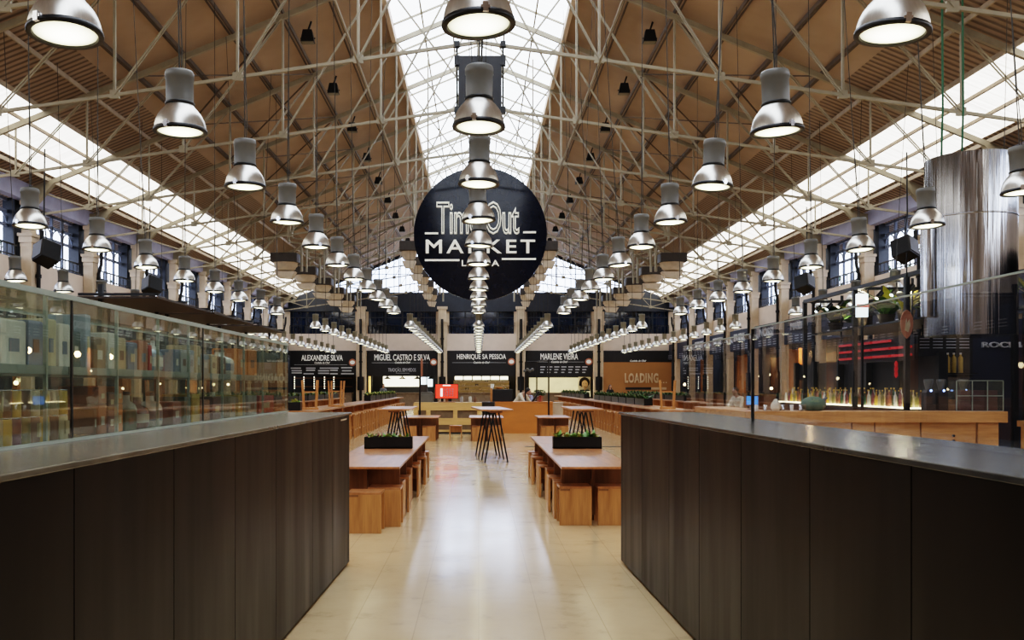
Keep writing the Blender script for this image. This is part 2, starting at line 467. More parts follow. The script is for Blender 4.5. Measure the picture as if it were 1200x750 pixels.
# side walls
def bay_edges():
    e = [Y0, 11.18] + BAYS
    return e
wi = 10; dn = 0
for s in (-1, 1):
    side = 'left' if s < 0 else 'right'
    def bx(mb, x0, x1, y0, y1, z0, z1): return mb.box(min(s*x0, s*x1), max(s*x0, s*x1), y0, y1, z0, z1)
    wl = struct('wall_'+side, bx(MB(), 15.2, 15.7, Y0, Y1, EYE+3.2, EYE+4.2), M['band'])
    struct('eaves_fascia', bx(MB(), 15.0, 15.3, Y0, Y1, EYE+6.15, EYE+6.85), M['beam'], wl)
    struct('kiosk_back', bx(MB(), 18.2, 18.4, Y0, Y1+4, 0, EYE+3.4), M['navy'], wl)
    struct('kiosk_soffit', bx(MB(), 15.2, 18.4, Y0, Y1, EYE+3.05, EYE+3.2), M['dark'], wl)
    ed = bay_edges()
    for i in range(1, len(ed)):
        a = ed[i]; b = ed[i+1] if i+1 < len(ed) else Y1
        wi += 1
        W = struct('window_%d' % wi, bx(MB(), 15.62, 15.64, a+.3, b-.3, EYE+4.2, EYE+6.15), M['pane'])
        fr = MB()
        for t in (0, .2, .4, .6, .8, 1.):
            y = a+.3 + (b-a-.6)*t
            bx(fr, 15.54, 15.62, y-.05, y+.05, EYE+4.2, EYE+6.2)
        for z in (4.25, 5.3, 5.75, 6.15): bx(fr, 15.54, 15.62, a+.3, b-.3, EYE+z-.05, EYE+z+.05)
        # pointed tracery at the head of the lights
        for k in range(5):
            y0 = a+.3 + (b-a-.6)*k*.2; y1 = y0 + (b-a-.6)*.2; ym = (y0+y1)/2
            fr.tube([(s*15.57, y0, EYE+5.3), (s*15.57, y0+.12, EYE+5.58), (s*15.57, ym, EYE+5.75), (s*15.57, y1-.12, EYE+5.58), (s*15.57, y1, EYE+5.3)], .03, 5)
        struct('window_frame', fr, M['mullion'], W)
        # jamb walls beside the column
        struct('window_jamb', bx(bx(MB(), 15.3, 15.7, a-.32, a+.36, EYE+4.2, EYE+6.2), 15.3, 15.7, b-.36, b-.3, EYE+4.2, EYE+6.2), M['blackframe'], W)
        if a > 15:
            rail = MB(); x = 15.22
            rail.bar((s*x, a+.35, EYE+4.62), (s*x, b-.35, EYE+4.62), .05); rail.bar((s*x, a+.35, EYE+4.28), (s*x, b-.35, EYE+4.28), .04)
            k = a+.4
            while k < b-.35:
                rail.bar((s*x, k, EYE+4.2), (s*x, k, EYE+4.62), .035); k += .34
            tag(obj('balcony_railing', rail, M['black']), 'black balcony railing before the %s gallery windows, %s bay from the camera' % (side, ORD[i-2]), 'railing', side+' gallery railings')

# columns on the side walls
def column_parts(root, s=1, back=False):
    h = EYE+6.2
    kx, ky = (1., 1.) if back else (.5, .62)
    mb = MB().box(-.36*kx, .36*kx, -.36*ky, .36*ky, 0, EYE+4.75)
    obj('shaft', mb, M['col'], root)
    cp = MB()
    for (r, z0, z1) in ((.38, 4.62, 4.72), (.44, 4.75, 4.95), (.50, 4.95, 5.05), (.32, 5.05, 6.2), (.4, 6.0, 6.2)):
        cp.box(-r*kx, r*kx, -r*ky, r*ky, EYE+z0, EYE+z1)
    obj('capital', cp, M['col'], root)
    dp = MB()
    if back: f = lambda t, z: (0, -.42-t, z)
    else: f = lambda t, z: (-s*(.27+t), .1, z)
    dp.tube([f(0, .0), f(0, EYE+4.3), f(.1, EYE+4.7), f(.12, EYE+5.2)], .1 if back else .07, 8)
    for z in (2.2, 3.4, EYE+2.6, EYE+3.6): dp.tube([f(0, z), f(0, z+.12)], .14 if back else .1, 8)
    obj('downpipe', dp, M['black'], root)
    obj('pipe_guard', MB().tube([f(.02, EYE-.35), f(.02, EYE+.7)], .27 if back else .13, 10), M['black'], root)
pc = {}
for s in (-1, 1):
    side = 'left' if s < 0 else 'right'
    for i, y in enumerate(BAYS[1:]):
        lab = 'beige stone column with black downpipe on the %s wall, %s from the camera' % (side, ORD[i])
        if s not in pc:
            pc[s] = thing('column', lab, 'column', (s*15.0, y, 0), 0, side+' wall columns'); column_parts(pc[s], s)
        else: dup(pc[s], (s*15.0, y, 0), 0, lab)

# side kiosks behind the columns
txt_r = {4: 'SAN JULIO', 5: 'A CATART', 6: 'MARISQ', 7: 'NOSSI', 8: 'BURK', 9: 'WOODISH', 10: 'SOYAN'}
for s in (-1, 1):
    side = 'left' if s < 0 else 'right'
    for i in range(1, len(BAYS)):
        a = BAYS[i]; b = BAYS[i+1] if i+1 < len(BAYS) else Y1
        if b - a < 2: continue
        ym = (a+b)/2; L = b-a-.62
        t = thing('kiosk_sign', 'dark navy kiosk fascia board on the %s wall, %s bay from the camera' % (side, ORD[i-1]), 'sign', (s*14.98, ym, EYE+2.0), 0, side+' wall kiosk signs')
        obj('sign_board', MB().box(-.05, .05, -L/2, L/2, 0, 1.2), M['navy'], t)
        rot = (0,0,PI/2) if s < 0 else (0,0,-PI/2)
        if s > 0 and (i+1) in txt_r:
            o = obj('lettering', text_mesh(txt_r[i+1], 2.2, .42, M['letter_dim']), None, t, (-s*.07, 0, .78)); o.rotation_euler = rot
        for k in range(4):
            ln = MB()
            for r in range(3): ln.box(-.005, .005, -1.5+k*.8, -1.0+k*.8, .1+r*.12, .14+r*.12)
            obj('small_lettering', ln, M['letter_dim'], t, (-s*.056, 0, 0))
        # counter of the kiosk, back shelf with lit bottles, wooden partition
        kc = obj('kiosk_counter', MB().box(-.35, .35, -L/2+.25, L/2-.25, 0, 1.08).box(-.42, .42, -L/2+.2, L/2-.2, 1.08, 1.14), M['wood_d'], None, (s*15.7, ym, 0))
        tag(kc, 'dark wooden kiosk counter under the %s wall fascia, %s bay from the camera' % (side, ORD[i-1]), 'counter', side+' wall kiosk counters')
        if i % 2 == (0 if s > 0 else 1):
            pp = obj('wooden_partition', MB().box(-.05, .05, -.75, .75, 0, 3.5).box(-.09, .09, -.8, -.7, 0, 3.55).box(-.09, .09, .7, .8, 0, 3.55), M['orange_ply'], None, (s*16.6, ym+.6, 0))
            tag(pp, 'orange wooden partition glowing inside the %s wall kiosk, %s bay from the camera' % (side, ORD[i-1]), 'partition', side+' kiosk partitions')
        for k in range(2):
            if (i*7+k*3+(s > 0)*2) % 5 in (0, 3): continue
            hz = EYE + (.1, .75, .4, -.15, .55, .25)[(i*2+k+(s > 0)) % 6]; gy = ym - 1.3 + k*2.2 + (.4, -.3, .1)[(i+k) % 3]; rg = (.06, .11, .05, .08)[(i+k*2) % 4]
            g = thing('globe_lamp', 'warm globe lamp in the %s wall kiosk, %s bay from the camera, %s one' % (side, ORD[i-1], ('nearer','farther')[k]), 'lamp', (s*16.2, gy, hz), 0, side+' kiosk globe lamps')
            obj('globe', MB().ball((0,0,0), rg), M['warm'], g)
            obj('cord', MB().tube([(0,0,rg), (0,0,EYE+3.05-hz)], .012, 5), M['wire'], g)
            if s > 0 and i in (3, 4, 5, 6, 7, 8) and not any(l.name.startswith('kiosk_light_%d' % i) for l in bpy.data.lights):
                ld = bpy.data.lights.new('kiosk_light_%d' % i, 'POINT'); ld.energy = 60; ld.color = (1., .62, .28); ld.shadow_soft_size = .15
                lo = bpy.data.objects.new('kiosk_light', ld); COL.objects.link(lo); lo.location = (16.9, gy, 3.2)

# ------------------------------------------------------------------ back wall
wb = struct('wall_back', MB().box(-16, 16, Y1, Y1+.4, EYE+2.76, EYE+4.1), M['band'])
struct('wall_beam', MB().box(-16, 16, Y1-.1, Y1+.4, EYE+5.85, EYE+7.35), M['blackframe'], wb)
struct('kiosk_rear_wall', MB().box(-19, 19, 76.2, 76.4, 0, EYE+4.2), M['dark'], wb)
struct('kiosk_roof', MB().box(-16, 16, Y1, 76.3, EYE+2.7, EYE+2.76), M['dark'], wb)
# gable glazing up to the roof line
wi += 1
gz = EYE+7.35
g = struct('window_%d' % wi, MB().prism([(-15.6, gz), (15.6, gz), (15.6, max(gz+.01, roofz(15.6))), (0, roofz(0)), (-15.6, max(gz+.01, roofz(15.6)))], .02, 'y', Y1+.2), M['pane'])
fr = MB()
x = -12.5
while x < 12.6:
    if roofz(x) > gz+.2: fr.bar((x, Y1+.12, gz), (x, Y1+.12, roofz(x)), .07)
    x += 1.55
for z in (8.8, 10.4):
    xe = (RR-EYE-z)/SL
    fr.bar((-xe, Y1+.12, EYE+z), (xe, Y1+.12, EYE+z), .05)
for s in (-1, 1): fr.bar((0, Y1+.12, RR-.1), (s*13.6, Y1+.12, roofz(13.6)-.1), .12, .3)
struct('window_frame', fr, M['blackframe'], g)
BC = [-15.4, -9.22, -2.85, 3.30, 9.39, 15.5]
for x in BC: struct('window_pier', MB().box(x-.52, x+.52, Y1+.05, Y1+.4, EYE+4.1, EYE+5.85), M['col'], wb)
for i in range(5):
    a, b = BC[i]+.5, BC[i+1]-.5; wi += 1
    W = struct('window_%d' % wi, MB().box(a, b, Y1+.2, Y1+.22, EYE+4.1, EYE+5.85), M['pane_dk'])
    fr = MB()
    for k in range(5):
        xx = a + (b-a)*k/4; fr.box(xx-.06, xx+.06, Y1+.1, Y1+.2, EYE+4.1, EYE+5.85)
    fr.box(a, b, Y1+.1, Y1+.2, EYE+5.35, EYE+5.42)
    struct('window_frame', fr, M['blackframe'], W)
    rail = MB(); rail.box(a, b, Y1-.02, Y1+.03, EYE+4.7, EYE+4.76); k = a
    while k < b: rail.box(k-.02, k+.02, Y1-.02, Y1+.03, EYE+4.1, EYE+4.7); k += .3
    tag(obj('balcony_railing', rail, M['black']), 'thin black railing below the back wall windows, %s bay from the left' % ORD[i], 'railing', 'back gallery railings')
# columns along the back wall
for i, x in enumerate(BC[1:-1]):
    lab = 'beige column with black downpipe on the back wall, %s from the left' % ORD[i]
    if 0 not in pc:
        pc[0] = thing('column', lab, 'column', (x, Y1-.25, 0), 0, 'back wall columns'); column_parts(pc[0], 0, True)
    else: dup(pc[0], (x, Y1-.25, 0), 0, lab)

def back_sign(x0, x1, z0, z1, label, mt=None):
    t = thing('kiosk_sign', label, 'sign', ((x0+x1)/2, Y1-.1, EYE+z0))
    obj('sign_board', MB().box(-(x1-x0)/2, (x1-x0)/2, 0, .08, 0, z1-z0), mt or M['dark'], t)
    return t
def letters(t, body, px0, px1, py0, py1, m='letter_w', d=Y1, name='lettering', **k):
    w_ = (px1-px0)*d/F; h_ = (py1-py0)*d/F
    o = obj(name, text_mesh(body, w_, h_, M[m], .015, **k), None, t)
    o.location = (X_((px0+px1)/2, d)-t.location.x, -.03, Z_((py0+py1)/2, d)-t.location.z)
    return o
def badge(t, px, py, r=4.2):
    q = MB(); c = (X_(px, Y1)-t.location.x, -.03, Z_(py, Y1)-t.location.z)
    R = r*Y1/F
    q.prism([(c[0]+R*math.cos(a*PI/12), c[2]+R*math.sin(a*PI/12)) for a in range(24)], .03, 'y', c[1])
    b = obj('badge', q, M['badge'], t)
    q = MB(); q.prism([(c[0]+R*.7*math.cos(a*PI/8), c[2]+R*.55*math.sin(a*PI/8)) for a in range(16)], .02, 'y', c[1]-.02)
    obj('badge_centre', q, M['letter_w'], b)
M['badge'] = mat('terracotta_badge', (.45,.16,.09), .5, 0, .2, 4.)
def rule(t, px0, px1, py):
    q = MB().box(X_(px0, Y1)-t.location.x, X_(px1, Y1)-t.location.x, -.02, 0, Z_(py, Y1)-t.location.z-.012, Z_(py, Y1)-t.location.z+.012)
    obj('rule_line', q, M['letter_dim'], t)
SB = [(340,417.3),(431,512.6),(525,603.4),(616.5,694),(707,787)]
t = back_sign(X_(SB[0][0],Y1), X_(SB[0][1],Y1), .8, 2.76, 'black kiosk sign lettered ALEXANDRE SILVA, leftmost on the back wall')
letters(t, 'ALEXANDRE SILVA', 353.5, 402, 416, 422.8); letters(t, 'Cozinha de Chef', 369, 387, 424, 426.3, name='subtitle', shear=.3); badge(t, 413.3, 424.8)
rule(t, 345, 407, 427.5)
ml = MB()
for (a, b, y) in ((341,353,431.5),(342,354,434.5),(342,354,437),(359,370,431.5),(359,369.5,434),(356,368,438),(375,397,431.5),(373,386,434.5),(373,386,437.5),(387,396,434),(387,396,438),(400,413,431),(401,412,434.5),(400,415,438)):
    ml.box(X_(a,Y1)-t.location.x, X_(b,Y1)-t.location.x, -.02, 0, Z_(y,Y1)-t.location.z-.05, Z_(y,Y1)-t.location.z+.05)
obj('small_lettering', ml, M['letter_dim'], t)
t = back_sign(X_(SB[1][0],Y1), X_(SB[1][1],Y1), .74, 2.76, 'black kiosk sign lettered MIGUEL CASTRO E SILVA on the back wall')
letters(t, 'MIGUEL CASTRO E SILVA', 439, 504, 415.3, 422.5); letters(t, 'Cozinha de Chef', 463, 481, 423.6, 426, name='subtitle', shear=.3); badge(t, 508.3, 424.5)
letters(t, 'TRADIÇÃO, SEM MEDOS', 455, 487.5, 430.5, 436.5, 'letter_dim', name='slogan'); rule(t, 436, 502, 425.2); rule(t, 464, 480, 437.3)
t = back_sign(X_(SB[2][0],Y1), X_(SB[2][1],Y1), .74, 2.76, 'black kiosk sign lettered HENRIQUE SA PESSOA in the middle of the back wall')
letters(t, 'HENRIQUE SA PESSOA', 535.5, 593, 415, 422); letters(t, 'Cozinha de Chef', 555, 574, 423.5, 426, name='subtitle', shear=.3); badge(t, 599.2, 424); rule(t, 530, 593, 425)
t = back_sign(X_(SB[3][0],Y1), X_(SB[3][1],Y1), .74, 2.76, 'black kiosk sign lettered MARLENE VIEIRA, right of centre on the back wall')
letters(t, 'MARLENE VIEIRA', 633.3, 677.2, 414.3, 421.5); letters(t, 'Cozinha de Chef', 646, 665, 422.8, 425.3, name='subtitle', shear=.3); badge(t, 689.8, 424); rule(t, 622, 684, 424.2)
ml = MB()
for k in range(7):
    for r in range(3):
        a = 633+k*8.2; y = 430+r*3.2
        ml.box(X_(a,Y1)-t.location.x, X_(a+6-1.2*r,Y1)-t.location.x, -.02, 0, Z_(y,Y1)-t.location.z-.04, Z_(y,Y1)-t.location.z+.04)
obj('small_lettering', ml, M['letter_dim'], t)
t = back_sign(X_(SB[4][0],Y1), X_(SB[4][1],Y1), 1.8, 2.76, 'plain black fascia above the brown hoarding, rightmost on the back wall')
letters(t, 'Cozinha de Chef', 738, 757, 421.8, 424, name='subtitle', shear=.3)
# the brown hoarding
t = thing('hoarding', 'brown hoarding lettered LOADING with a progress bar at right of the back wall', 'hoarding', (X_(747,71.6), 71.6, 0))
hw = (787-707)*71.6/F/2
obj('hoarding_board', MB().box(-hw, hw, 0, .1, 0, Z_(424.5,71.6)), M['hoard'], t)
M['load'] = mat('pale_beige_paint', (.62,.46,.30), .6, 0, .05, 4.)
letters(t, 'LOADING', 732, 771.5, 437.3, 449, 'load', 71.6, outline=.05, spacing=1.15)
o = obj('dots', MB(), M['load'], t) if False else None
q = MB()
for k in range(3): q.box(X_(774+k*3,71.6)-t.location.x, X_(775.4+k*3,71.6)-t.location.x, -.03, 0, Z_(449,71.6), Z_(447.6,71.6))
obj('ellipsis_dots', q, M['load'], t)
q = MB().box(X_(733,71.6)-t.location.x, X_(763,71.6)-t.location.x, -.04, 0, Z_(456.6,71.6), Z_(453.9,71.6)); obj('progress_bar', q, M['dark'], t)
q = MB().box(X_(763,71.6)-t.location.x, X_(781,71.6)-t.location.x, -.04, 0, Z_(456.6,71.6), Z_(453.9,71.6)); obj('progress_track', q, M['load'], t)

# interiors of the back kiosks
def place(px, py, d): return (X_(px, d), d, Z_(py, d))
def flat(name, label, cat, px0, px1, py0, py1, d, m, th=.08, parts=None):
    t = thing(name, label, cat, (X_((px0+px1)/2, d), d, Z_(py1, d)))
    hw = (px1-px0)*d/F/2; h = (py1-py0)*d/F
    obj('panel', MB().box(-hw, hw, 0, th, 0, h), m, t)
    q = MB(); e = .05
    q.box(-hw-e, hw+e, -.02, th, -e, 0).box(-hw-e, hw+e, -.02, th, h, h+e).box(-hw-e, -hw, -.02, th, 0, h).box(hw, hw+e, -.02, th, 0, h)
    obj('frame', q, M['black'], t)
    return t
flat('lightbox', 'wide bright cream lightbox panel in the kiosk left of centre at the back', 'lightbox', 449, 492, 441, 453, 74.5, M['lightbox'])
flat('lightbox', 'small cool white lightbox at the right end of the kiosk left of centre', 'lightbox', 493.5, 507, 442, 453, 74.4, M['lightbox_b'])
for i, px in enumerate((454, 471.5, 489, 505)):
    t = thing('cone_pendant', 'small black cone pendant shade before the cream lightbox, %s from the left' % ORD[i], 'lamp', place(px, 444.2, 73.2), 0, 'black cone pendants at the back')
    obj('shade', MB().lathe([(.3,0),(.29,.03),(.1,.16),(.04,.22),(.04,.3)], 14), M['black'], t)
    obj('cord', MB().tube([(0,0,.3), (0,0,1.6)], .015, 5), M['wire'], t)
for i in range(6):
    flat('lightbox', 'white lit panel over the shelves of the middle back kiosk, %s from the left' % ORD[i], 'lightbox', 533+10.6*i, 542.4+10.6*i, 441, 445, 75, M['lightbox'])
sh = thing('kitchen_shelving', 'warm lit kitchen shelving with trays in the middle back kiosk', 'shelf', (X_(564,75.6), 75.6, 0))
obj('back_panel', MB().box(-2.3, 2.3, .2, .25, .8, Z_(446,75.6)), mat('warm_glow_panel', (.16,.11,.05), .5, 0, .4, 2., emit=(.8,.5,.18), estr=.10), sh)  # warm kiosk light put into the back panel as a faint glow
for k in range(4): obj('shelf_board', MB().box(-2.3, 2.3, -.2, .2, .9+k*.33, .94+k*.33), M['chrome'], sh)
for k in range(16):
    tag(obj('steel_pan', MB().lathe([(.1,0),(.15,.14),(.16,.14),(.16,.16)], 12, (0,0,0)), M['unit'] if k % 3 else M['chrome'], None, (X_(564,75.6)-2.0+.27*k, 75.5, .941+.33*(k*7 % 4))), 'small pan on the lit shelving of the middle back kiosk', 'pan', 'pans on the middle kiosk shelves')
flat('tiled_backdrop', 'pale yellow tile panel with added glow in the kiosk right of centre at the back', 'wall panel', 620, 692, 442.5, 465, 75.6, M['tile'])
# portrait panel: a plain generic painted face
t = thing('painted_portrait', 'painted panel of a dark haired head on the pale tiled kiosk right of centre', 'picture', (X_(685,73.6), 73.6, Z_(458.5,73.6)))
def oval(cx, cz, rx, rz, y, n=20): return MB().prism([(cx+rx*math.cos(2*PI*k/n), cz+rz*math.sin(2*PI*k/n)) for k in range(n)], .02, 'y', y)
obj('panel', MB().box(-.5, .5, .1, .13, 0, 1.15), M['cream_cloth'], t)
obj('hair', oval(0, .72, .42, .42, .06).prism([(-.44,.45),(-.2,.4),(-.2,.8),(-.42,.8)], .02, 'y', .06), M['hair'], t)
obj('face', oval(.03, .55, .25, .34, .03).prism([(-.07,.05),(.13,.05),(.11,.3),(-.05,.3)], .02, 'y', .03), mat('painted_skin', (.75,.50,.30), .6, 0, .05), t)
obj('collar', MB().prism([(-.42,0),(.46,0),(.4,.12),(.1,.14),(.03,.06),(-.06,.14),(-.34,.12)], .02, 'y', .01), M['dark'], t)
obj('features', oval(-.08,.6,.04,.018,.01).prism([(.08,.59),(.16,.59),(.16,.62),(.08,.62)], .02, 'y', .01).prism([(-.05,.38),(.1,.38),(.06,.34),(-.01,.34)], .02, 'y', .01), M['hair'], t)
# low kiosk counters under the signs
for i, (a, b) in enumerate(SB[:4]):
    kc = obj('kiosk_counter', MB().box(X_(a,Y1)+.3, X_(b,Y1)-.3, 71.3, 72.2, 0, 1.0).box(X_(a,Y1)+.25, X_(b,Y1)-.25, 71.2, 72.3, 1.0, 1.06), M['grey_slot'])
    tag(kc, 'brown kiosk counter along the back wall, %s from the left' % ORD[i], 'counter', 'back wall kiosk counters')
for px, e, c_ in ((470, 90, (1.,.8,.5)), (564, 110, (1.,.75,.42)), (660, 150, (1.,.85,.5))):  # unseen warm point lights added to brighten the dark kiosk interiors
    ld = bpy.data.lights.new('kiosk_fill_light', 'POINT'); ld.energy = e; ld.color = c_; ld.shadow_soft_size = .3
    lo = bpy.data.objects.new('kiosk_fill_light', ld); COL.objects.link(lo); lo.location = (X_(px,73), 73., EYE+1.6)
# dark shelving in the leftmost back kiosk
sh = thing('dark_shelving', 'dark shelving with string lights in the leftmost back kiosk', 'shelf', (X_(379,75), 75, 0))
obj('upright', MB().box(-2.5, -2.4, -.2, .2, 0, 3.0), M['black'], sh); obj('upright', MB().box(2.4, 2.5, -.2, .2, 0, 3.0), M['black'], sh)
for k in range(3): obj('shelf_board', MB().box(-2.4, 2.4, -.2, .2, .8+k*.7, .85+k*.7), M['wood_d'], sh)
q = MB()
for px in (346, 357, 369, 381, 392):
    for k in range(6): q.ball((X_(px,75)-X_(379,75), -.3, Z_(442+k*2.6,75)), .045, n=6, m=4)
obj('string_lights', q, M['lightbox'], sh)
q = thing('strip_lamp', 'tall gold lit strip lamp beside the kiosk left of centre', 'lamp', (X_(433.3,71.4), 71.4, 0))
obj('light_strip', MB().box(-.08, .08, -.05, .05, Z_(466,71.4), Z_(441,71.4)), emis('gold_strip', (1.,.6,.15), 1.2, .5, 3.), q)
obj('post', MB().box(-.2, -.12, -.06, .06, 0, Z_(440,71.4)).box(.12, .2, -.06, .06, 0, Z_(440,71.4)), M['black'], q)

# ------------------------------------------------------------------ roof trusses
def truss(y, i):
    t = thing('roof_truss', 'beige steel roof truss with tie rod across the hall, %s from the camera' % ORD[i], 'truss', (0, y, EYE), 0, 'roof trusses')
    top = lambda x: 12.6 - .408*abs(x)
    tie = lambda x: 7.83 - .145*abs(x)
    for s in (-1, 1):
        obj('rafter', MB().bar((0,0,top(0)), (s*14.75,0,top(14.75)), .10, .15), M['truss'], t)
        obj('tie_rod', MB().bar((0,0,tie(0)), (s*14.9,0,tie(14.9)), .07, .07), M['truss'], t)
        nodes = [2.75, 5.5, 8.3, 11.0, 13.0]
        for k, x in enumerate(nodes):
            obj('post', MB().bar((s*x,0,tie(x)), (s*x,0,top(x)), .055 if k < 3 else .045), M['truss'], t)
            px = nodes[k-1] if k else 0
            dg = MB(); a = Vector((s*x, 0, tie(x))); b = Vector((s*px, 0, top(px)))
            dg.bar(a+Vector((0,-.05,0)), b+Vector((0,-.05,0)), .028); dg.bar(a+Vector((0,.05,0)), b+Vector((0,.05,0)), .028)
            obj('diagonal', dg, M['truss'], t)
        obj('diagonal', MB().bar((0,0,tie(0)), (s*2.75,0,top(2.75)), .045), M['truss'], t)
        obj('eaves_strut', MB().bar((s*13,0,tie(13)), (s*14.6,0,6.45), .05), M['truss'], t)
        for x in nodes: obj('gusset_plate', MB().box(s*x-.11, s*x+.11, -.03, .03, tie(x)-.08, tie(x)+.11), M['truss'], t)
        # bracket over the column
        obj('bracket', MB().prism([(s*14.15, top(14.15)-.1), (s*15.0, 6.62), (s*15.0, 5.9), (s*14.8, 5.95)], .2, 'y', -.1), M['truss'], t)
    obj('post', MB().bar((0,0,tie(0)), (0,0,top(0)), .07), M['truss'], t)
for i, y in enumerate(BAYS): truss(y, i)

# crossed wind braces between the trusses under the roof
for s in (-1, 1):
    for i in range(2, len(BAYS)-1):
        a, b = BAYS[i], BAYS[i+1]
        q = MB(); p = lambda x, y: (s*x, y, roofz(x)-.22)
        q.bar(p(5.5,a), p(9.65,b), .035); q.bar(p(5.5,b), p(9.65,a), .035)
        obj('wind_brace', q, M['purlin'], CEIL[s])

# ------------------------------------------------------------------ pendant lamps
LB = EYE + 2.40
def lamp_meshes(seg):
    me = {}
    me['lens'] = MB().lathe([(.001,-.008),(.1,-.004),(.205,.012),(.212,.03)], seg, cap=False).mesh('lens', M['lens'])
    rim = MB(); rim.lathe([(.212,.0),(.246,.0),(.25,.012),(.244,.034),(.23,.036),(.212,.03),(.212,0)], seg, cap=False)
    me['rim'] = rim.mesh('rim', M['black'])
    me['latch'] = MB().box(-.018, .018, -.26, -.235, -.002, .06).box(-.03, .03, -.255, -.24, .02, .04).mesh('latch', M['chrome'])
    me['reflector'] = MB().lathe([(.238,.034),(.233,.07),(.221,.115),(.200,.16),(.171,.20),(.141,.234),(.122,.262)], seg, cap=False).mesh('reflector', M['refl'])
    me['collar'] = MB().lathe([(.122,.255),(.135,.257),(.137,.275),(.128,.282)], seg).mesh('collar', M['black'])
    me['housing'] = MB().lathe([(.126,.28),(.127,.50),(.134,.505),(.134,.555),(.126,.575),(.05,.585)], seg).mesh('housing', M['housing'])
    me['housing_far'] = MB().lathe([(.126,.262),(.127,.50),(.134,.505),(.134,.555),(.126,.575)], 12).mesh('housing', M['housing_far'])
    return me
LM = lamp_meshes(28); LF = lamp_meshes(14)
ROWS = [(0., 'central lamp row'), (-2.83, 'first lamp row left of centre'), (2.83, 'first lamp row right of centre'),
        (-6.77, 'second lamp row left of centre'), (6.77, 'second lamp row right of centre'),
        (-10.65, 'third lamp row left of centre'), (10.65, 'third lamp row right of centre')]
lamp_no = 0
for x, rname in ROWS:
    cnt = 0; zt = 12.6 - .408*abs(x) + EYE - .05
    cab = MB().tube([(0,0,.58), (0,0,zt-LB)], .0075, 5).tube([(.02,0,.58), (.03,.0,.8), (.012,.01,1.3), (.004,0,2.2)], .006, 5).mesh('cable', M['wire'])
    for k in list(range(0, 11)) + list(range(13, 26)):
        y = 6.10 + 2.41*k + {0:0., 3:.15, 7:.45, 11:.45}[round(abs(x)+.3)]
        px = VX + x*F/y
        if px < -40 or px > 1240: continue
        near = k < 11
        t = thing('pendant_lamp', '%s pendant lamp, %s from the camera, %s' % ('grey and silver' if near else 'small far', ORD[cnt], rname), 'lamp', (x, y, LB), 0, rname)
        cnt += 1
        t.rotation_euler = (random.uniform(-.04,.04), random.uniform(-.06,.06), random.uniform(-.6,.6)) if near else (0,0,0)
        MM = LM if near else LF
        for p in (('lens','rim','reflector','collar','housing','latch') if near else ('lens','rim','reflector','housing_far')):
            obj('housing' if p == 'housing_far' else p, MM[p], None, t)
        obj('cable', cab, None, t)
        lamp_no += 1

# ------------------------------------------------------------------ round hanging sign
D = 33.
cx, cz = X_(563, D), Z_(274, D)
t = thing('hanging_sign', 'large round navy hanging sign lettered Time Out MARKET LISBOA over the aisle', 'sign', (cx, D, cz))
R = 78.*D/F
obj('disc', MB().prism([(R*math.cos(2*PI*k/72), R*math.sin(2*PI*k/72)) for k in range(72)], .14, 'y', 0), M['disc'], t)
u = D/F
def put(name, me, px, py):
    o = obj(name, me, None, t); o.location = ((px-563)*u, -.03, (274-py)*u); return o
put('outlined_lettering', text_mesh('Time Out', 97*u, 39*u, M['letter'], .02, outline=.022, spacing=.98), 560, 255.5)
o = put('lettering', text_mesh('MARKET', 128*u, 16*u, M['letter'], .02, spacing=1.28), 563, 289)
put('small_lettering', text_mesh('LISBOA', 44*u, 7.2*u, M['letter'], .02, spacing=1.1), 563, 308.5)
for (a, b, y) in ((498,513.5,273.5), (613,628,272.3), (498,538.5,305), (588,628,303.6)):
    q = MB().box((a-563)*u, (b-563)*u, -.04, 0, (274-y)*u-.032, (274-y)*u+.032); obj('underline', q, M['letter'], t)
for s in (-1, 1):
    obj('hanging_rod', MB().tube([(s*1.9, .1, R*.6), (s*1.9, .1, 12.6-.408*1.9+EYE-cz)], .025, 6), M['truss'], t)

# black board hanging from the nearest tie rod
yb = BAYS[1]-.12; s_ = F/yb
t = thing('hanging_board', 'black rectangular board clamped below the first tie rod in front of the skylight', 'board', (X_(562.5,yb), yb, Z_(133,yb)))
obj('board', MB().box(-.49, .49, -.05, .05, 0, 1.30), M['dark'], t, bevel=.01)
for s in (-1, 1):
    obj('clamp', MB().tube([(s*.52, 0, .0), (s*.52, 0, 1.55)], .02, 6).box(s*.52-.06, s*.52+.06, -.08, .08, 1.5, 1.62).box(s*.52-.06, s*.52+.06, -.07, .07, 1.08, 1.3).box(s*.52-.06, s*.52+.06, -.07, .07, .0, .14), M['black'], t)
obj('bracket', MB().box(.05, .2, -.08, -.05, 1.0, 1.2), M['black'], t)

# ------------------------------------------------------------------ roof floodlights
for s in (-1, 1):
    for i in range(9):
        y = 27. + 4.75*i; x = 5.05; z = roofz(x) - .52
        lab = 'small black floodlight under the %s roof slope, %s from the camera' % ('left' if s < 0 else 'right', ORD[i])
        if s < 0 and i == 0:
            fl = thing('floodlight', lab, 'floodlight', (s*x, y, z), 0, 'roof floodlights')
            obj('lamp_body', MB().prism([(-.2,-.12),(.2,-.12),(.13,.22),(-.13,.22)], .26, 'y', -.13), M['black'], fl)
            obj('yoke', MB().bar((0,0,.2), (.1,0,.5), .05).bar((-.22,0,0), (.22,0,.0), .03), M['black'], fl)
            obj('front_glass', MB().box(-.17, .17, -.12, .12, -.14, -.12), M['housing_far'], fl)
        else: dup(fl, (s*x, y, z), 0, lab)

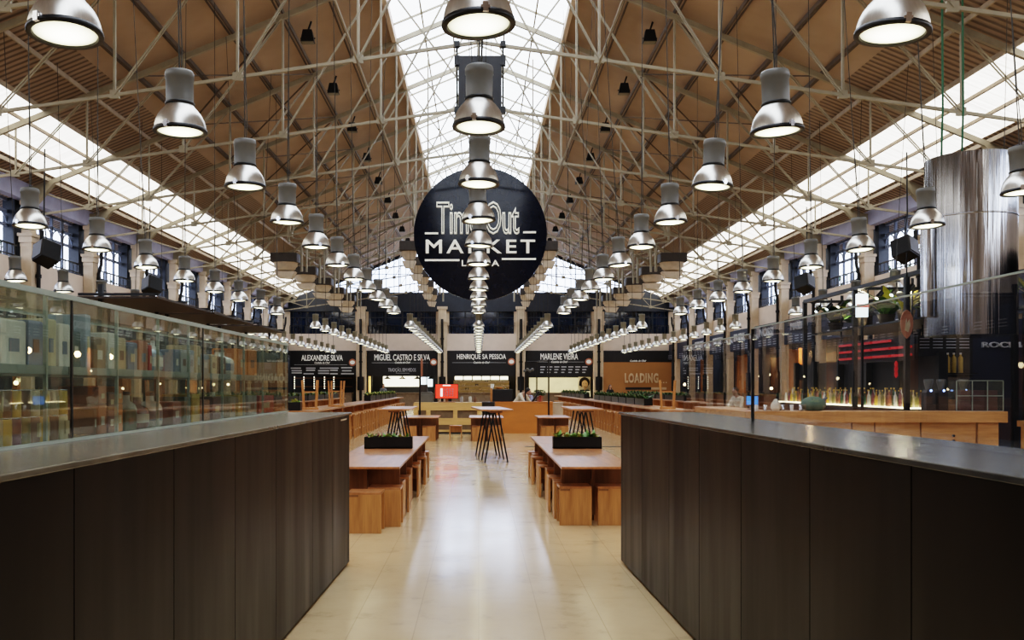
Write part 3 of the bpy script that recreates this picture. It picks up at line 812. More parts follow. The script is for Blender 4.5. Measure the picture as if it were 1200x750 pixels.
# ------------------------------------------------------------------ hanging air units on pipes
def unit(x, z, y, lab, big=1.):
    t = thing('air_unit', lab, 'air unit', (x, y, EYE+z), 0, 'hanging air units')
    w_ = .62*big
    obj('fan_box', MB().box(-w_, w_, -.5, .5, 0, .42), M['unit_dk'], t, bevel=.03)
    obj('outlet', MB().lathe([(w_*.6,-.36),(w_*.75,-.3),(w_*.78,-.22),(w_*.9,-.18),(w_*.9,-.02),(w_,0)], 8), M['unit'], t)
    obj('louvre', MB().prism([(-w_*.8,-.42),(w_*.8,-.42),(w_*.5,-.74),(-w_*.5,-.70)], .5, 'y', -.25), M['unit'], t)
    return t
for s in (-1, 1):
    side = 'left' if s < 0 else 'right'
    for i in range(5):
        y = 42.8+4.9*i
        t = unit(s*9.05, 5.75, y, 'dark hanging air unit with beige outlet in the outer %s row, %s from the camera' % (side, ORD[i]))
        sx = -s
        obj('pipe', MB().tube([(sx*.75,.0,-.4), (sx*.75,0,.9), (sx*.15,0,1.0), (sx*.15,0,2.2)], .07, 8).tube([(sx*.95,.15,-.4), (sx*.95,.15,1.1), (sx*.3,.15,1.2), (sx*.3,.15,2.2)], .055, 8), M['truss'], t)
        t = unit(s*3.1, 5.95, y-2.2, 'dark hanging air unit with beige outlet in the inner %s row, %s from the camera' % (side, ORD[i]), .62)
        obj('pipe', MB().tube([(sx*.75,.0,-.4), (sx*.75,0,1.0), (sx*.2,0,1.15), (sx*.2,0,3.)], .06, 8), M['truss'], t)

# speakers in front of the gallery windows
for i, (x, y, z, s) in enumerate(((-13.4,28.3,4.1,-1),(-13.4,37.4,4.09,-1),(13.4,28.7,4.29,1),(13.4,37.5,4.2,1))):
    side = 'left' if s < 0 else 'right'
    t = thing('loudspeaker', 'black loudspeaker tilted on a bracket before the %s gallery windows, %s the camera' % (side, 'nearer to' if i % 2 == 0 else 'farther from'), 'speaker', (x, y, EYE+z), 0, 'gallery loudspeakers')
    tilt = (-.35, s*.35, s*.5)
    c = obj('cabinet', MB().prism([(-.25,-.3),(.25,-.3),(.31,.3),(-.31,.3)], .64, 'z', -.32), M['black'], t, bevel=.03); c.rotation_euler = tilt
    g = obj('grille', MB().box(-.22, .22, -.325, -.3, -.27, .27), M['unit_dk'], t); g.rotation_euler = tilt
    top = roofz(x) - EYE - z
    obj('hanging_cable', MB().tube([(0,.05,.2), (s*.12,.1,1.1), (s*.1,.1,top)], .025, 6), M['black'], t)

# ------------------------------------------------------------------ foreground counters
CT = 1.362
def counter(s, xf, xn, label, yfar):
    """long bar counter; the face toward the aisle runs from (xn, 1.2) to (xf, yfar)"""
    yn = .9; wd = 1.75 if s < 0 else .66
    t = thing('bar_counter', label, 'counter', (0,0,0))
    top_m = M['stone'] if s < 0 else M['stone_r']
    # top slab
    q = MB(); o_ = 0.02
    q.prism([(s*(xf-o_), yfar+.02), (s*(xf+wd), yfar+.02), (s*(xn+wd), yn), (s*(xn-o_), yn)], .022, 'z', CT-.022)
    obj('countertop', q, top_m, t, bevel=.004)
    # face panels with seams
    cuts = {-1: [.9, 1.95, 2.9, 3.79, 4.67, 5.53, 6.6, 7.4, yfar], 1: [.9, 2.0, 2.98, 3.84, 4.77, 5.6, 6.4, 7.34, yfar]}[s]
    for a, b in zip(cuts[:-1], cuts[1:]):
        fx = lambda y: xn + (xf-xn)*(y-yn)/(yfar-yn)
        q = MB(); g = .004
        q.prism([(s*fx(a+g), a+g), (s*fx(b-g), b-g), (s*(fx(b-g)+.03), b-g), (s*(fx(a+g)+.03), a+g)], CT-.024-.02, 'z', .02)
        obj('face_panel', q, M['panel'], t)
    q = MB()
    q.prism([(s*(xf+.05), yfar-.06), (s*(xf+wd-.05), yfar-.06), (s*(xn+wd-.05), yn), (s*(xn+.05), yn)], CT-.026, 'z', 0)
    obj('carcass', q, M['dark'], t)
    q = MB().box(min(s*xf, s*(xf+wd-.05)), max(s*xf, s*(xf+wd-.05)), yfar-.06, yfar, 0.02, CT-.024)
    obj('end_panel', q, M['panel'], t)
    return t
lc = counter(-1, 1.165, 1.33, 'long dark bronze counter with grey stone top carrying the display case, left foreground', 8.22)
rc = counter(1, 1.290, 1.46, 'long dark bronze counter with dark stone top and glass screen, right foreground', 8.28)
obj('nameplate', MB().box(-1.172, -1.168, 7.75, 8.1, 1.30, 1.312), M['unit'], lc)

# ---- glass display case on the left counter
XG, XB = -1.75, -2.32
t = thing('display_case', 'long glass display case with one shelf standing on the left counter', 'display case', (0,0,CT))
ZT = 1.972-CT
obj('front_glass', MB().box(XG-.004, XG, 1.2, 3.925, .0, ZT), M['glass'], t)
obj('front_glass', MB().box(XG-.004, XG, 3.935, 5.795, .0, ZT), M['glass'], t)
obj('front_glass', MB().box(XG-.004, XG, 5.805, 8.38, .0, ZT), M['glass'], t)
obj('back_glass', MB().box(XB, XB+.004, 1.2, 8.38, .0, ZT), M['glass'], t)
obj('end_glass', MB().box(XB, XG, 8.376, 8.38, .0, ZT), M['glass'], t)
obj('top_glass', MB().box(XB, XG, 1.2, 8.38, ZT, ZT+.008), M['glass'], t)
obj('top_rail', MB().box(XG-.012, XG+.004, 1.2, 8.385, ZT-.006, ZT+.016).box(XB-.004, XB+.012, 1.2, 8.385, ZT-.006, ZT+.016), M['case_frame'], t)
for a, b in ((1.2, 3.92), (3.93, 8.37)):
    obj('shelf', MB().box(XB+.02, XG-.012, a, b, .285, .32), M['shelf'], t)
for y in (3.93, 5.8): obj('glass_joint', MB().box(XG-.006, XG+.002, y-.006, y+.006, 0, ZT), M['black'], t)
for y in (3.72, 4.45, 5.02, 5.55, 6.28, 6.86, 7.46, 8.36):
    obj('post', MB().box(XG-.022, XG-.008, y-.007, y+.007, 0, ZT), M['case_frame'], t)
obj('base_strip', MB().box(XG-.01, XG+.006, 1.2, 8.385, 0, .012), M['case_frame'], t)

def C(name, col, rough=.5): 
    k = 'c_'+name
    if k not in M: M[k] = mat(name+'_packaging', col, rough, 0, .12, 14.)
    return M[k]
PAL = {'white': (.52,.52,.47), 'cream': (.46,.42,.28), 'slate blue': (.15,.18,.24), 'teal': (.06,.10,.105), 'pale blue': (.27,.32,.37), 'bronze': (.20,.14,.085),
       'terracotta': (.32,.13,.075), 'red': (.36,.035,.03), 'orange': (.50,.19,.05), 'gold': (.46,.31,.06), 'olive': (.19,.175,.07), 'brown': (.15,.08,.05), 'beige': (.40,.33,.21), 'green': (.05,.085,.05), 'grey': (.29,.30,.30), 'plum': (.14,.05,.06)}
XI = -1.95
def ypx(px, x=XI): return F*abs(x)/(VX-px)
def carton(y0, y1, h, colour, z, label, grp, dep=.2, band=None):
    t = thing('carton', label, 'box', (XI, (y0+y1)/2, z), 0, grp)
    hl = (y1-y0)/2 - .006
    obj('box_body', MB().box(-dep/2, dep/2, -hl, hl, 0, h), C(colour, PAL[colour]), t, bevel=.004)
    obj('printed_label', MB().box(dep/2, dep/2+.002, -hl*.4, hl*.4, h*.3, h*.6), C(band or 'white', PAL[band or 'white']), t)
    obj('lid_flap', MB().box(-dep/2+.005, dep/2-.005, -hl+.004, hl-.004, h, h+.003), C(colour, PAL[colour]), t)
def bottle(y, r, h, colour, z, label, grp, x=XI, cap='brown', rough=.2):
    t = thing('bottle', label, 'bottle', (x, y, z), random.uniform(0, 3), grp)
    obj('bottle_body', MB().lathe([(r*.9,0),(r,.012),(r,h*.55),(r*.85,h*.66),(r*.36,h*.76),(r*.32,h*.93)], 16), C(colour+' glazed', PAL[colour], rough), t)
    obj('cap', MB().lathe([(r*.38,h*.92),(r*.38,h),(r*.3,h+.004)], 12), C(cap, PAL[cap]), t)
    q = MB().lathe([(r+.0015,h*.16),(r+.0015,h*.46)], 16, cap=False)
    obj('label_band', q, C('white' if colour != 'white' else 'slate blue', PAL['white' if colour != 'white' else 'slate blue']), t)
def can(y, r, h, colour, z, label, grp, x=XI):
    t = thing('tin', label, 'tin', (x, y, z), random.uniform(0, 3), grp)
    obj('tin_body', MB().lathe([(r*.97,0),(r,.004),(r,h-.006),(r*.97,h)], 18), C(colour, PAL[colour], .4), t)
    obj('tin_lid', MB().lathe([(r*.9,h),(r*.99,h+.001),(r*.99,h+.005),(r*.9,h+.006)], 18), M['chrome'], t)
    obj('label_patch', MB().box(-r*.5, r*.5, r-.02, r+.002, h*.22, h*.78).box(r-.02, r+.002, -r*.5, r*.5, h*.22, h*.78), C('cream', PAL['cream']), t)
ZS = CT + .321; ZL = CT + .002
G1 = 'packages on the display case shelf'; G2 = 'goods on the counter inside the display case'
up = [(2.2,2.6,.30,'grey','b'),(2.62,2.98,.20,'white','b')]
ups = [(-30,3,52,'white','box'),(4,24,52,'slate blue','box'),(25,40,55,'cream','box'),(42,57,50,'white','box'),(58,70,42,'teal','box'),(75,82.5,62,'pale blue','box'),
       (85,101,36,'bronze','box'),(103,113,42,'white','box'),(114,126,37,'beige','box'),(127,140,32,'slate blue','box'),(141,153,34,'terracotta','box'),(153.5,158,30,'red','box'),
       (159,176,30,'pale blue','jar'),(176,182,34,'white','bottle'),(185,192,26,'slate blue','box'),(193,202,26,'grey','box'),(203,210,26,'pale blue','box'),(212,218,32,'beige','box'),(219,228,22,'grey','box'),
       (230,238,22,'beige','box'),(241,249,20,'brown','box'),(252,262,24,'white','bottle'),(263,275,30,'orange','box'),(276,287,30,'orange','box'),(289,311,27,'teal','box')]
for i, (a, b, hp, colr, kd) in enumerate(ups):
    y0, y1 = ypx(a), ypx(b); ym = (y0+y1)/2; h = min(hp*ym/F, .272)
    lab = '%s %s on the upper shelf of the display case, %s from left' % (colr, {'box':'carton','jar':'ornate jar','bottle':'bottle'}[kd], ORD[i])
    if kd == 'box': carton(y0, y1, h, colr, ZS, lab, G1, band=random.choice(['white','cream','slate blue','brown']))
    else: bottle(ym, min((y1-y0)/2-.006, .11), h+.03, colr, ZS, lab, G1)
cc = ['olive','beige','gold','plum','olive','brown','gold','brown','cream']
for row in range(2):
    for i in range(9):
        px = -22 + 11.2*i; y = ypx(px, -1.87)
        can(y, .0415, .104, cc[(i+3*row) % 9] if row else cc[i], ZL + .111*row, '%s tin, %s stacked row at the near end of the display case, %s from left' % (cc[(i+3*row) % 9] if row else cc[i], ('lower','upper')[row], ORD[i]), G2, x=-1.87)
los = [(85,90,30,'brown','box'),(91,102,34,'terracotta','box'),(103,113,26,'plum','box'),(114,122,32,'orange','box'),(124,139,24,'green','box'),(143,153,38,'white','bottle'),(155,166,30,'plum','jar'),(170,181,34,'white','bottle'),(183,194,26,'plum','box'),
       (197,206,30,'green','box'),(207,217,32,'gold','box'),(218,229,24,'terracotta','box'),(232,244,26,'plum','box'),(246,252,30,'white','bottle'),(254,261,24,'beige','box'),(264,273,24,'gold','box'),(276,287,22,'grey','box'),(290,308,20,'red','box'),]
for i, (a, b, hp, colr, kd) in enumerate(los):
    y0, y1 = ypx(a), ypx(b); ym = (y0+y1)/2; h = min(hp*ym/F, .26)
    lab = '%s %s low in the display case, %s after the tins' % (colr, {'box':'carton','jar':'jar','bottle':'bottle'}[kd], ORD[i])
    if kd == 'box': carton(y0, y1, h, colr, ZL, lab, G2, band=random.choice(['white','cream','orange','brown']))
    else: bottle(ym, min((y1-y0)/2-.006, .075), h+.02, colr, ZL, lab, G2)
for i, (a, b, hp, colr) in enumerate([(91,102,16,'terracotta'),(103,113,18,'brown'),(114,122,22,'orange')]):
    y0, y1 = ypx(a), ypx(b); carton(y0, y1, .085, colr, ZL + min((34,26,32)[i]*((y0+y1)/2)/F, .26) + .004, '%s carton stacked on top of another carton inside the display case, %s from the left' % (colr, ORD[i]), G2, band='cream')

# round red tin at the far end of the upper shelf
t = thing('round_tin', 'round red gift tin with scalloped pale rim at the far end of the display case', 'tin', (-1.93, 8.15, ZS), .75)
sc = lambda n, r, e: [((r+e*(k % 2))*math.cos(2*PI*k/n), .096+(r+e*(k % 2))*math.sin(2*PI*k/n)) for k in range(n)]
obj('rim', MB().prism(sc(48, .088, .007), .03, 'y', 0), M['cream_cloth'], t)
obj('tin_body', MB().prism(sc(32, .078, 0), .06, 'y', -.012), C('red', PAL['red']), t)
obj('printed_label', MB().box(-.05, .05, -.014, -.012, .08, .115), C('white', PAL['white']), t)

# ---- glass screen on the right counter
t = thing('glass_screen', 'tall clear glass screen with dark joint standing on the right counter', 'glass screen', (0,0,CT))
XR = 1.835
obj('glass_pane', MB().box(XR, XR+.01, 1.2, 6.125, 0, 1.985-CT), M['glass_r'], t)
obj('glass_pane', MB().box(XR, XR+.01, 6.14, 8.2, 0, 1.95-CT), M['glass_r'], t)
obj('joint', MB().box(XR-.004, XR+.014, 6.123, 6.142, 0, 1.98-CT), M['black'], t)
obj('top_edge', MB().box(XR-.001, XR+.011, 1.2, 6.125, 1.983-CT, 1.989-CT).box(XR-.001, XR+.011, 6.14, 8.2, 1.948-CT, 1.954-CT), M['case_frame'], t)

# ------------------------------------------------------------------ long tables with box stools
def make_table(label, x0, x1, y0, y1):
    t = thing('long_table', label, 'table', ((x0+x1)/2, (y0+y1)/2, 0), 0, 'low wooden tables along the aisle')
    hx, hy = (x1-x0)/2, (y1-y0)/2; H = .69
    obj('tabletop', MB().box(-hx, hx, -hy, hy, H-.028, H), M['wood_t'], t, bevel=.004)
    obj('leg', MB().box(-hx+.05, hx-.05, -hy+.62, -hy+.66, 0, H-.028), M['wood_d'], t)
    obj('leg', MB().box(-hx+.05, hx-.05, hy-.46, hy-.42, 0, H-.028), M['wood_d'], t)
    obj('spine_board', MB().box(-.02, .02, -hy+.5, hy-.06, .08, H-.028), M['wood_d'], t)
    return t
sides = {-1: (-1.78, -.89), 1: (.93, 1.77)}
yT = [10.25, 12.32, 14.39, 16.46]
for s in (-1, 1):
    for k in range(3):
        make_table('low wooden table in the %s row nearest the counters, %s from the camera' % ('left' if s < 0 else 'right', ORD[k]), *sides[s], yT[k]+(.012 if k else 0), yT[k+1])
def stool_parts(t, w_=.37, d_=.36, h=.445):
    th = .028
    obj('side_panel', MB().box(-w_/2, w_/2, -d_/2, -d_/2+th, 0, h-th), M['wood_v'], t, bevel=.002)
    obj('side_panel', MB().box(-w_/2, w_/2, d_/2-th, d_/2, 0, h-th), M['wood_v'], t, bevel=.002)
    obj('seat', MB().box(-w_/2, w_/2, -d_/2, d_/2, h-th, h), M['wood_t'], t, bevel=.002)
    obj('dovetail', MB().box(-w_/2+.01, -w_/2+.12, -d_/2-.001, -d_/2+.02, h-.05, h-.027), M['wood_d'], t)
    obj('rail', MB().box(-.015, .015, -d_/2+th, d_/2-th, h-.2, h-th), M['wood_v'], t)
sp = None
def stool(x, y, rz, label, grp='box stools at the low tables'):
    global sp
    if sp is None:
        sp = thing('box_stool', label, 'stool', (x, y, 0), rz, grp); stool_parts(sp); return sp
    return dup(sp, (x, y, 0), rz, label, grp)
# near end stools
stool(-1.24, 10.06, 0, 'wooden box stool standing out from the near end of the left low table')
stool(-1.07, 10.52, 0, 'wooden box stool tucked under the near end of the left low table')
stool(1.11, 10.52+.12, 0, 'wooden box stool at the aisle corner under the near end of the right low table')
stool(1.55, 10.52+.12, 0, 'wooden box stool at the outer corner under the near end of the right low table')
for s in (-1, 1):
    side = 'left' if s < 0 else 'right'
    ys = [11.15, 11.72, 12.75, 13.3, 13.95, 14.9, 15.5, 16.1]
    for i, y in enumerate(ys):
        off = (.0, .03, -.03, .05, .02, .06, .0, .04)[i]
        xi = s*(1.09 - off*.9)
        stool(xi, y, PI/2 + random.uniform(-.03,.03), 'wooden box stool under the aisle edge of the %s low tables, %s from the camera' % (side, ORD[i]))
        if i % 2 == 0: stool(s*1.57, y, PI/2, 'wooden box stool under the outer edge of the %s low tables, %s from the camera' % (side, ORD[i//2]))

# planters
def planter(t, L, w_=.2, h=.165, nl=46, mats=(('leaf',.7),('leaf_red',.3)), rng=None, ll=.12):
    obj('trough', MB().box(-L/2, L/2, -w_/2, -w_/2+.01, 0, h).box(-L/2, L/2, w_/2-.01, w_/2, 0, h).box(-L/2, -L/2+.01, -w_/2, w_/2, 0, h).box(L/2-.01, L/2, -w_/2, w_/2, 0, h).box(-L/2, L/2, -w_/2, w_/2, 0, .02), M['black'], t)
    obj('soil', MB().box(-L/2+.01, L/2-.01, -w_/2+.01, w_/2-.01, h-.05, h-.02), M['soil'], t)
    rng = rng or random
    for mname, fr in mats:
        q = MB()
        for k in range(int(nl*fr)):
            bx_ = rng.uniform(-L/2+.05, L/2-.05) if mname != 'leaf_red' else rng.uniform(-L/2+.05, -L/2+.05+L*.3)
            for j in range(3): leafblade(q, (bx_, rng.uniform(-w_/2+.03, w_/2-.03), h-.03), rng.uniform(0, 6.28), rng.uniform(.1,.7), rng.uniform(.6,1.2)*ll, ll*.42, rng.uniform(.2,.9))
        obj('foliage', q, M[mname], t)
t = thing('planter_box', 'long black planter of mixed red and green leaves on the left low table', 'planter', (-1.31, 13.3, .69)); planter(t, .69, .2, .168, 34, (('leaf',.5),('leaf_red',.35),('leaf_yel',.25)), ll=.1)
t = thing('planter_box', 'long black planter of bright green leaves on the right low table', 'planter', (1.43, 13.3, .69)); planter(t, .70, .2, .168, 36, (('leaf',.6),('leaf_yel',.25),('leaf_red',.06)), ll=.13)

# ------------------------------------------------------------------ high tables on black trestles
def high_table(x, y, rz, label):
    t = thing('high_table', label, 'table', (x, y, 0), rz, 'high trestle tables')
    q = MB(); H = 1.11
    hx, hy = .34, 1.3
    q.prism([(-hx,-hy),(hx,-hy),(hx,hy),(-hx,hy)], .035, 'z', H-.035)
    obj('tabletop', q, M['wood_t'], t, bevel=.01)
    obj('under_beam', MB().box(-.12, .12, -hy+.1, hy-.1, H-.075, H-.035), M['wood_d'], t)
    for k in range(4):
        yy = -hy+.15 + k*(2*hy-.3)/3
        q = MB().tube([(-.24,yy,0),(-.05,yy,H-.075)], .017, 8).tube([(.24,yy,0),(.05,yy,H-.075)], .017, 8)
        obj('trestle', q, M['black'], t)
    return t
high_table(.27, 20.15, .085, 'high wooden table on black hairpin trestles in the middle of the aisle')
high_table(-1.80, 20.6, .0, 'high wooden table on black hairpin trestles behind the left low tables')
high_table(2.32, 20.6, .0, 'high wooden table on black hairpin trestles behind the right low tables')

# floor strips
for i, (a, b) in enumerate(((1.2, 1.62), (3.25, 4.2))):
    tag(obj('floor_strip', MB().prism([(a,-.03),(b,-.03),(b,.03),(a,.03)], .012, 'z', .0), M['black'], None, (0, 24., 0)), 'flat black strip on the floor %s' % ('left of the right low tables' if i == 0 else 'right of the right low tables'), 'floor strip')

# mid tables with stools
for i, (x0, x1, lab) in enumerate(((-2.25,-1.17,'left'),(-.28,.72,'middle'),(1.72,2.68,'right'))):
    t = make_table('low wooden table before the pale counter, %s of the three' % lab, x0, x1, 26.1, 28.2)
    for k in range(2):
        xx = x0+.27+k*(x1-x0-.54)
        stool(xx, 26.5, 0, 'wooden box stool under the %s low table before the pale counter, %s one' % (lab, ('left hand','right hand')[k]), 'box stools at the far low tables')
stool(-.67, 26.6, PI/2, 'narrow wooden box stool standing between the left and middle far low tables', 'box stools at the far low tables')

# ------------------------------------------------------------------ pale cabinet and orange counter
t = thing('pale_cabinet', 'pale plywood counter cabinet with open shelf recesses at the end of the aisle', 'counter', (-1.0, 30.4, 0))
obj('carcass', MB().box(-1.12, 1.05, .05, .8, .05, 1.0), M['grey_slot'], t)
fr = MB()
fr.box(-1.16, 1.1, -.02, .82, 1.0, 1.04).box(-1.16, 1.1, -.02, .05, .78, 1.0).box(-1.16, 1.1, -.02, .05, .30, .52).box(-1.16, 1.1, -.02, .05, .06, .13)
for x in (-1.1, -.68, .22, 1.02): fr.box(x-.07, x+.07, -.021, .05, .06, 1.0)
obj('front_frame', fr, M['pale_wood'], t)
obj('plinth', MB().box(-1.1, 1.05, .0, .1, 0, .06), M['dark'], t)
t = thing('orange_counter', 'plain orange plywood counter at the end of the aisle right of the pale cabinet', 'counter', (1.62, 30.6, 0))
obj('front_panel', MB().box(-1.06, .86, 0, .04, 0, 1.03), M['orange_ply'], t)
obj('side_panel', MB().box(-1.06, -1.02, .04, 1.0, 0, 1.03), M['orange_ply'], t); obj('side_panel', MB().box(.82, .86, .04, 1.0, 0, 1.03), M['orange_ply'], t)
obj('worktop', MB().box(-1.08, .88, -.02, 1.02, 1.03, 1.06), M['orange_ply'], t)
tag(obj('grey_cabinet', MB().box(-.22, .22, 0, .6, 0, 1.0).box(-.24, .24, -.02, .62, 1.0, 1.03), M['unit'], None, (X_(652,31.5)-.02, 31.2, 0)), 'grey beige cabinet at the right end of the orange counter', 'cabinet')
tag(obj('dark_recess_block', MB().box(-.2, .2, 0, .6, 0, 1.0).box(-.22, .22, -.02, .62, 1.0, 1.05), M['unit_dk'], None, (.32, 30.7, 0)), 'dark block for the shaded recess between the pale cabinet and the orange counter', 'cabinet')  # solid dark block painting the shade of the gap between the counters
# items on the counters
t = thing('screen', 'red lit monitor with a grid of icons standing on the pale cabinet', 'screen', (X_(523.5,30.7), 30.7, 1.04))
obj('panel', MB().box(-.37, .37, 0, .05, .14, .60), M['redscreen'], t); obj('bezel', MB().box(-.39, .39, .03, .08, .12, .62), M['black'], t)
obj('stand', MB().box(-.05, .05, .03, .07, .02, .2).box(-.28, .28, -.06, .16, 0, .025).bar((-.3,.05,.02),(-.25,.05,.14),.03).bar((.3,.05,.02),(.25,.05,.14),.03), M['wood_d'], t)
q = MB().box(-.13, .13, -.012, 0, .555, .585).box(-.21, -.14, -.012, 0, .2, .47)
obj('white_graphics', q, M['screen_w'], t)
q = MB()
for r in range(4):
    for c_ in range(4): q.box(-.1+c_*.09, -.045+c_*.09, -.012, 0, .21+r*.07, .255+r*.07)
obj('icons', q, C('slate blue', PAL['slate blue']), t)
t = thing('till', 'tall black till box standing on the orange counter', 'till', (X_(589,31.0), 31.0, 1.06))
obj('body', MB().box(-.34, .34, -.15, .2, 0, .42), M['dark'], t, bevel=.01); obj('wooden_side', MB().box(-.42, -.35, -.15, .2, 0, .46), M['wood_b'], t)
tag(obj('fruit_bowl', MB().lathe([(.06,0),(.13,.06),(.12,.07),(.02,.03)], 14), C('orange', PAL['orange']), None, (X_(585,31.), 31.0, 1.482)), 'small orange bowl on top of the black till', 'bowl')
tag(obj('paper_cup', MB().lathe([(.05,0),(.07,.18),(.06,.18),(.045,.01)], 12), M['white'], None, (X_(581,31.)-.12, 31.05, 1.482)), 'white paper cup on top of the black till', 'cup')
for i, (px, colr) in enumerate(((551,'white'),(541,'grey'),(556.5,'brown'))):
    tag(obj('jar', MB().lathe([(.05,0),(.055,.02),(.055,.15),(.04,.18),(.04,.2)], 12), C(colr, PAL[colr]), None, (X_(px,30.8), 30.8, 1.041)), '%s jar on the pale cabinet right of the red monitor' % colr, 'jar', 'jars on the pale cabinet')
t = thing('machine', 'grey counter machine with dark hood left of the red monitor', 'machine', (X_(501,31), 31.0, 1.04))
obj('body', MB().box(-.22, .2, -.15, .2, 0, .26).prism([(-.24,.26),(.22,.26),(.12,.36),(-.2,.36)], .3, 'y', -.12), M['housing'], t, bevel=.01); obj('hood', MB().box(-.24, .0, -.14, .16, .36, .6), M['unit_dk'], t)
obj('lever', MB().bar((.22,0,.1),(.26,0,.5),.03), M['wood_d'], t)
for i, (px, d_) in enumerate(((629.5, 33.), (635.3, 33.))):
    t = thing('potted_topiary', 'small round dark green potted bush behind the orange counter, %s one' % ('left','right')[i], 'plant', (X_(px,d_), d_, .9))
    obj('pot', MB().lathe([(.06,0),(.09,.16),(.08,.16),(.05,.12)], 12), M['soil'], t); 
    q = MB()
    for k in range(160):
        a = random.uniform(0,6.28); b = random.uniform(-.6,1.3)
        c_ = Vector((math.cos(a)*math.cos(b)*.12, math.sin(a)*math.cos(b)*.12, .4+math.sin(b)*.13)); leafblade(q, c_, a, random.uniform(.3,1.2), .07, .04)
    obj('foliage', q, M['leaf_dk'], t); obj('stem', MB().tube([(0,0,.1),(0,0,.4)], .012, 6), M['wood_d'], t)
tag(obj('shelf_table', MB().box(-.55, .55, -.2, .2, .86, .9).box(-.5, -.44, -.18, .18, 0, .86).box(.44, .5, -.18, .18, 0, .86), M['wood_d'], None, (X_(632.5,33), 33, 0)), 'narrow dark table carrying potted bushes behind the orange counter', 'table')
tag(obj('menu_stand', MB().prism([(-.1,0),(.14,.36),(.19,.33),(-.02,0)], .2, 'y', -.1), M['dark'], None, (X_(626,31.0), 31.0, 1.061)), 'slanted black menu stand on the orange counter', 'menu stand')
t = thing('gift_bag', 'small orange and red parcel on the orange counter beside the menu stand', 'parcel', (X_(632.5,31.1), 31.1, 1.061))
obj('parcel_body', MB().prism([(-.1,0),(.1,0),(.12,.17),(.02,.22),(-.1,.15)], .16, 'y', -.08), C('terracotta', PAL['terracotta']), t); obj('ribbon', MB().prism([(-.02,0),(.03,0),(.045,.21),(.0,.2)], .17, 'y', -.085), C('red', PAL['red']), t)

# black light frames on thin posts
t = thing('slim_pole', 'thin black post with copper tube top standing left of the pale cabinet', 'post', (X_(492,28.8), 28.8, 0))
obj('post', MB().tube([(0,0,0),(0,0,Z_(441,28.8))], .028, 8), M['black'], t)
obj('copper_tube', MB().tube([(.06,0,Z_(441,28.8)),(.06,0,Z_(420,28.8))], .035, 8), C('terracotta', PAL['terracotta']), t)
obj('base_plate', MB().lathe([(.16,0),(.16,.02),(.03,.03)], 14), M['black'], t)
for i, px in enumerate((500, 508.5)):
    t = thing('slim_pole', 'thin black post behind the machine, %s of the two' % ('left','right')[i], 'post', (X_(px,32.2), 32.2, 0), 0)
    obj('post', MB().tube([(0,0,0),(0,0,Z_((421,428)[i],32.2))], .018, 6), M['black'], t); obj('base_plate', MB().lathe([(.14,0),(.14,.02),(.02,.03)], 12), M['black'], t)
t = thing('gallows_stand', 'thin black gallows frame of two posts and a bar behind the right far table', 'frame', (X_(643,29.4), 29.4, 0))
zt = Z_(421.5,29.4)
obj('post', MB().tube([(0,0,0),(0,0,zt)], .026, 8), M['black'], t); obj('post', MB().tube([(-.22,2.6,0),(-.22,2.6,zt)], .024, 8), M['black'], t); obj('post', MB().tube([(-.62,2.6,0),(-.62,2.6,zt)], .02, 8), M['black'], t)
obj('crossbar', MB().tube([(0,0,zt),(-.22,2.6,zt),(-.62,2.6,zt)], .02, 6), M['black'], t)
q = MB()
for k in range(4): q.ball((-.64+.09*k, 2.55, zt-.32+.05*(k % 2)), .055, n=8, m=6)
obj('bulb_cluster', q, M['housing'], t); obj('base_plate', MB().lathe([(.16,0),(.16,.02),(.03,.03)], 14), M['black'], t)

# ------------------------------------------------------------------ long high bars with stools and planters
def long_bar(label, x0, x1, y0, y1, H=1.0):
    t = thing('high_bar', label, 'bar table', ((x0+x1)/2, (y0+y1)/2, 0), 0)
    hx, hy = (x1-x0)/2, (y1-y0)/2
    obj('bar_top', MB().box(-hx, hx, -hy, hy, H-.045, H), M['wood_t'], t, bevel=.005)
    obj('spine_panel', MB().box(-.03, .03, -hy+.05, hy-.05, .05, H-.045), M['wood_b'], t)
    k = -hy+.3
    while k < hy:
        obj('leg', MB().box(-hx+.06, hx-.06, k-.03, k+.03, 0, H-.045), M['wood_b'], t); k += 2.4
    return t
long_bar('long high wooden bar along the left of the hall behind the near counter', -4.7, -3.95, 21.8, 48.)
long_bar('long high wooden bar along the right of the hall behind the near counter', 4.62, 5.37, 22.2, 56.)
long_bar('second long high wooden bar farther left toward the kiosks', -7.4, -6.7, 24., 46.)
long_bar('second long high wooden bar farther right toward the kiosks', 7.9, 8.6, 34., 56.)
bsp = None
def bar_stool_parts(t):
    H = .74
    obj('seat', MB().box(-.2, .2, -.17, .17, H-.05, H), M['wood_v'], t, bevel=.006)
    for sx in (-1, 1):
        for sy in (-1, 1): obj('leg', MB().bar((sx*.19, sy*.17, 0), (sx*.15, sy*.13, H-.05), .045, .035), M['wood_v'], t)
        obj('rung', MB().bar((sx*.175, -.15, .26), (sx*.175, .15, .26), .03), M['wood_v'], t)
    for sy in (-1, 1): obj('rung', MB().bar((-.175, sy*.155, .3), (.175, sy*.155, .3), .03), M['wood_v'], t)
def bar_stool(x, y, z, rz, label, grp, flip=False):
    global bsp
    if bsp is None:
        bsp = thing('bar_stool', label, 'stool', (x, y, z), rz, grp); bar_stool_parts(bsp); r = bsp
    else: r = dup(bsp, (x, y, z), rz, label, grp)
    r.rotation_euler = (PI, 0, rz) if flip else (0, 0, rz)
    return r
i = 0; y = 25.3
while y < 47:
    bar_stool(-3.98+random.uniform(-.03,.03), y, 0, random.uniform(-.08,.08), 'wooden bar stool drawn up to the left high bar, %s from the camera' % ORD[i], 'bar stools at the left high bar'); i += 1; y += .66
i = 0; y = 25.6
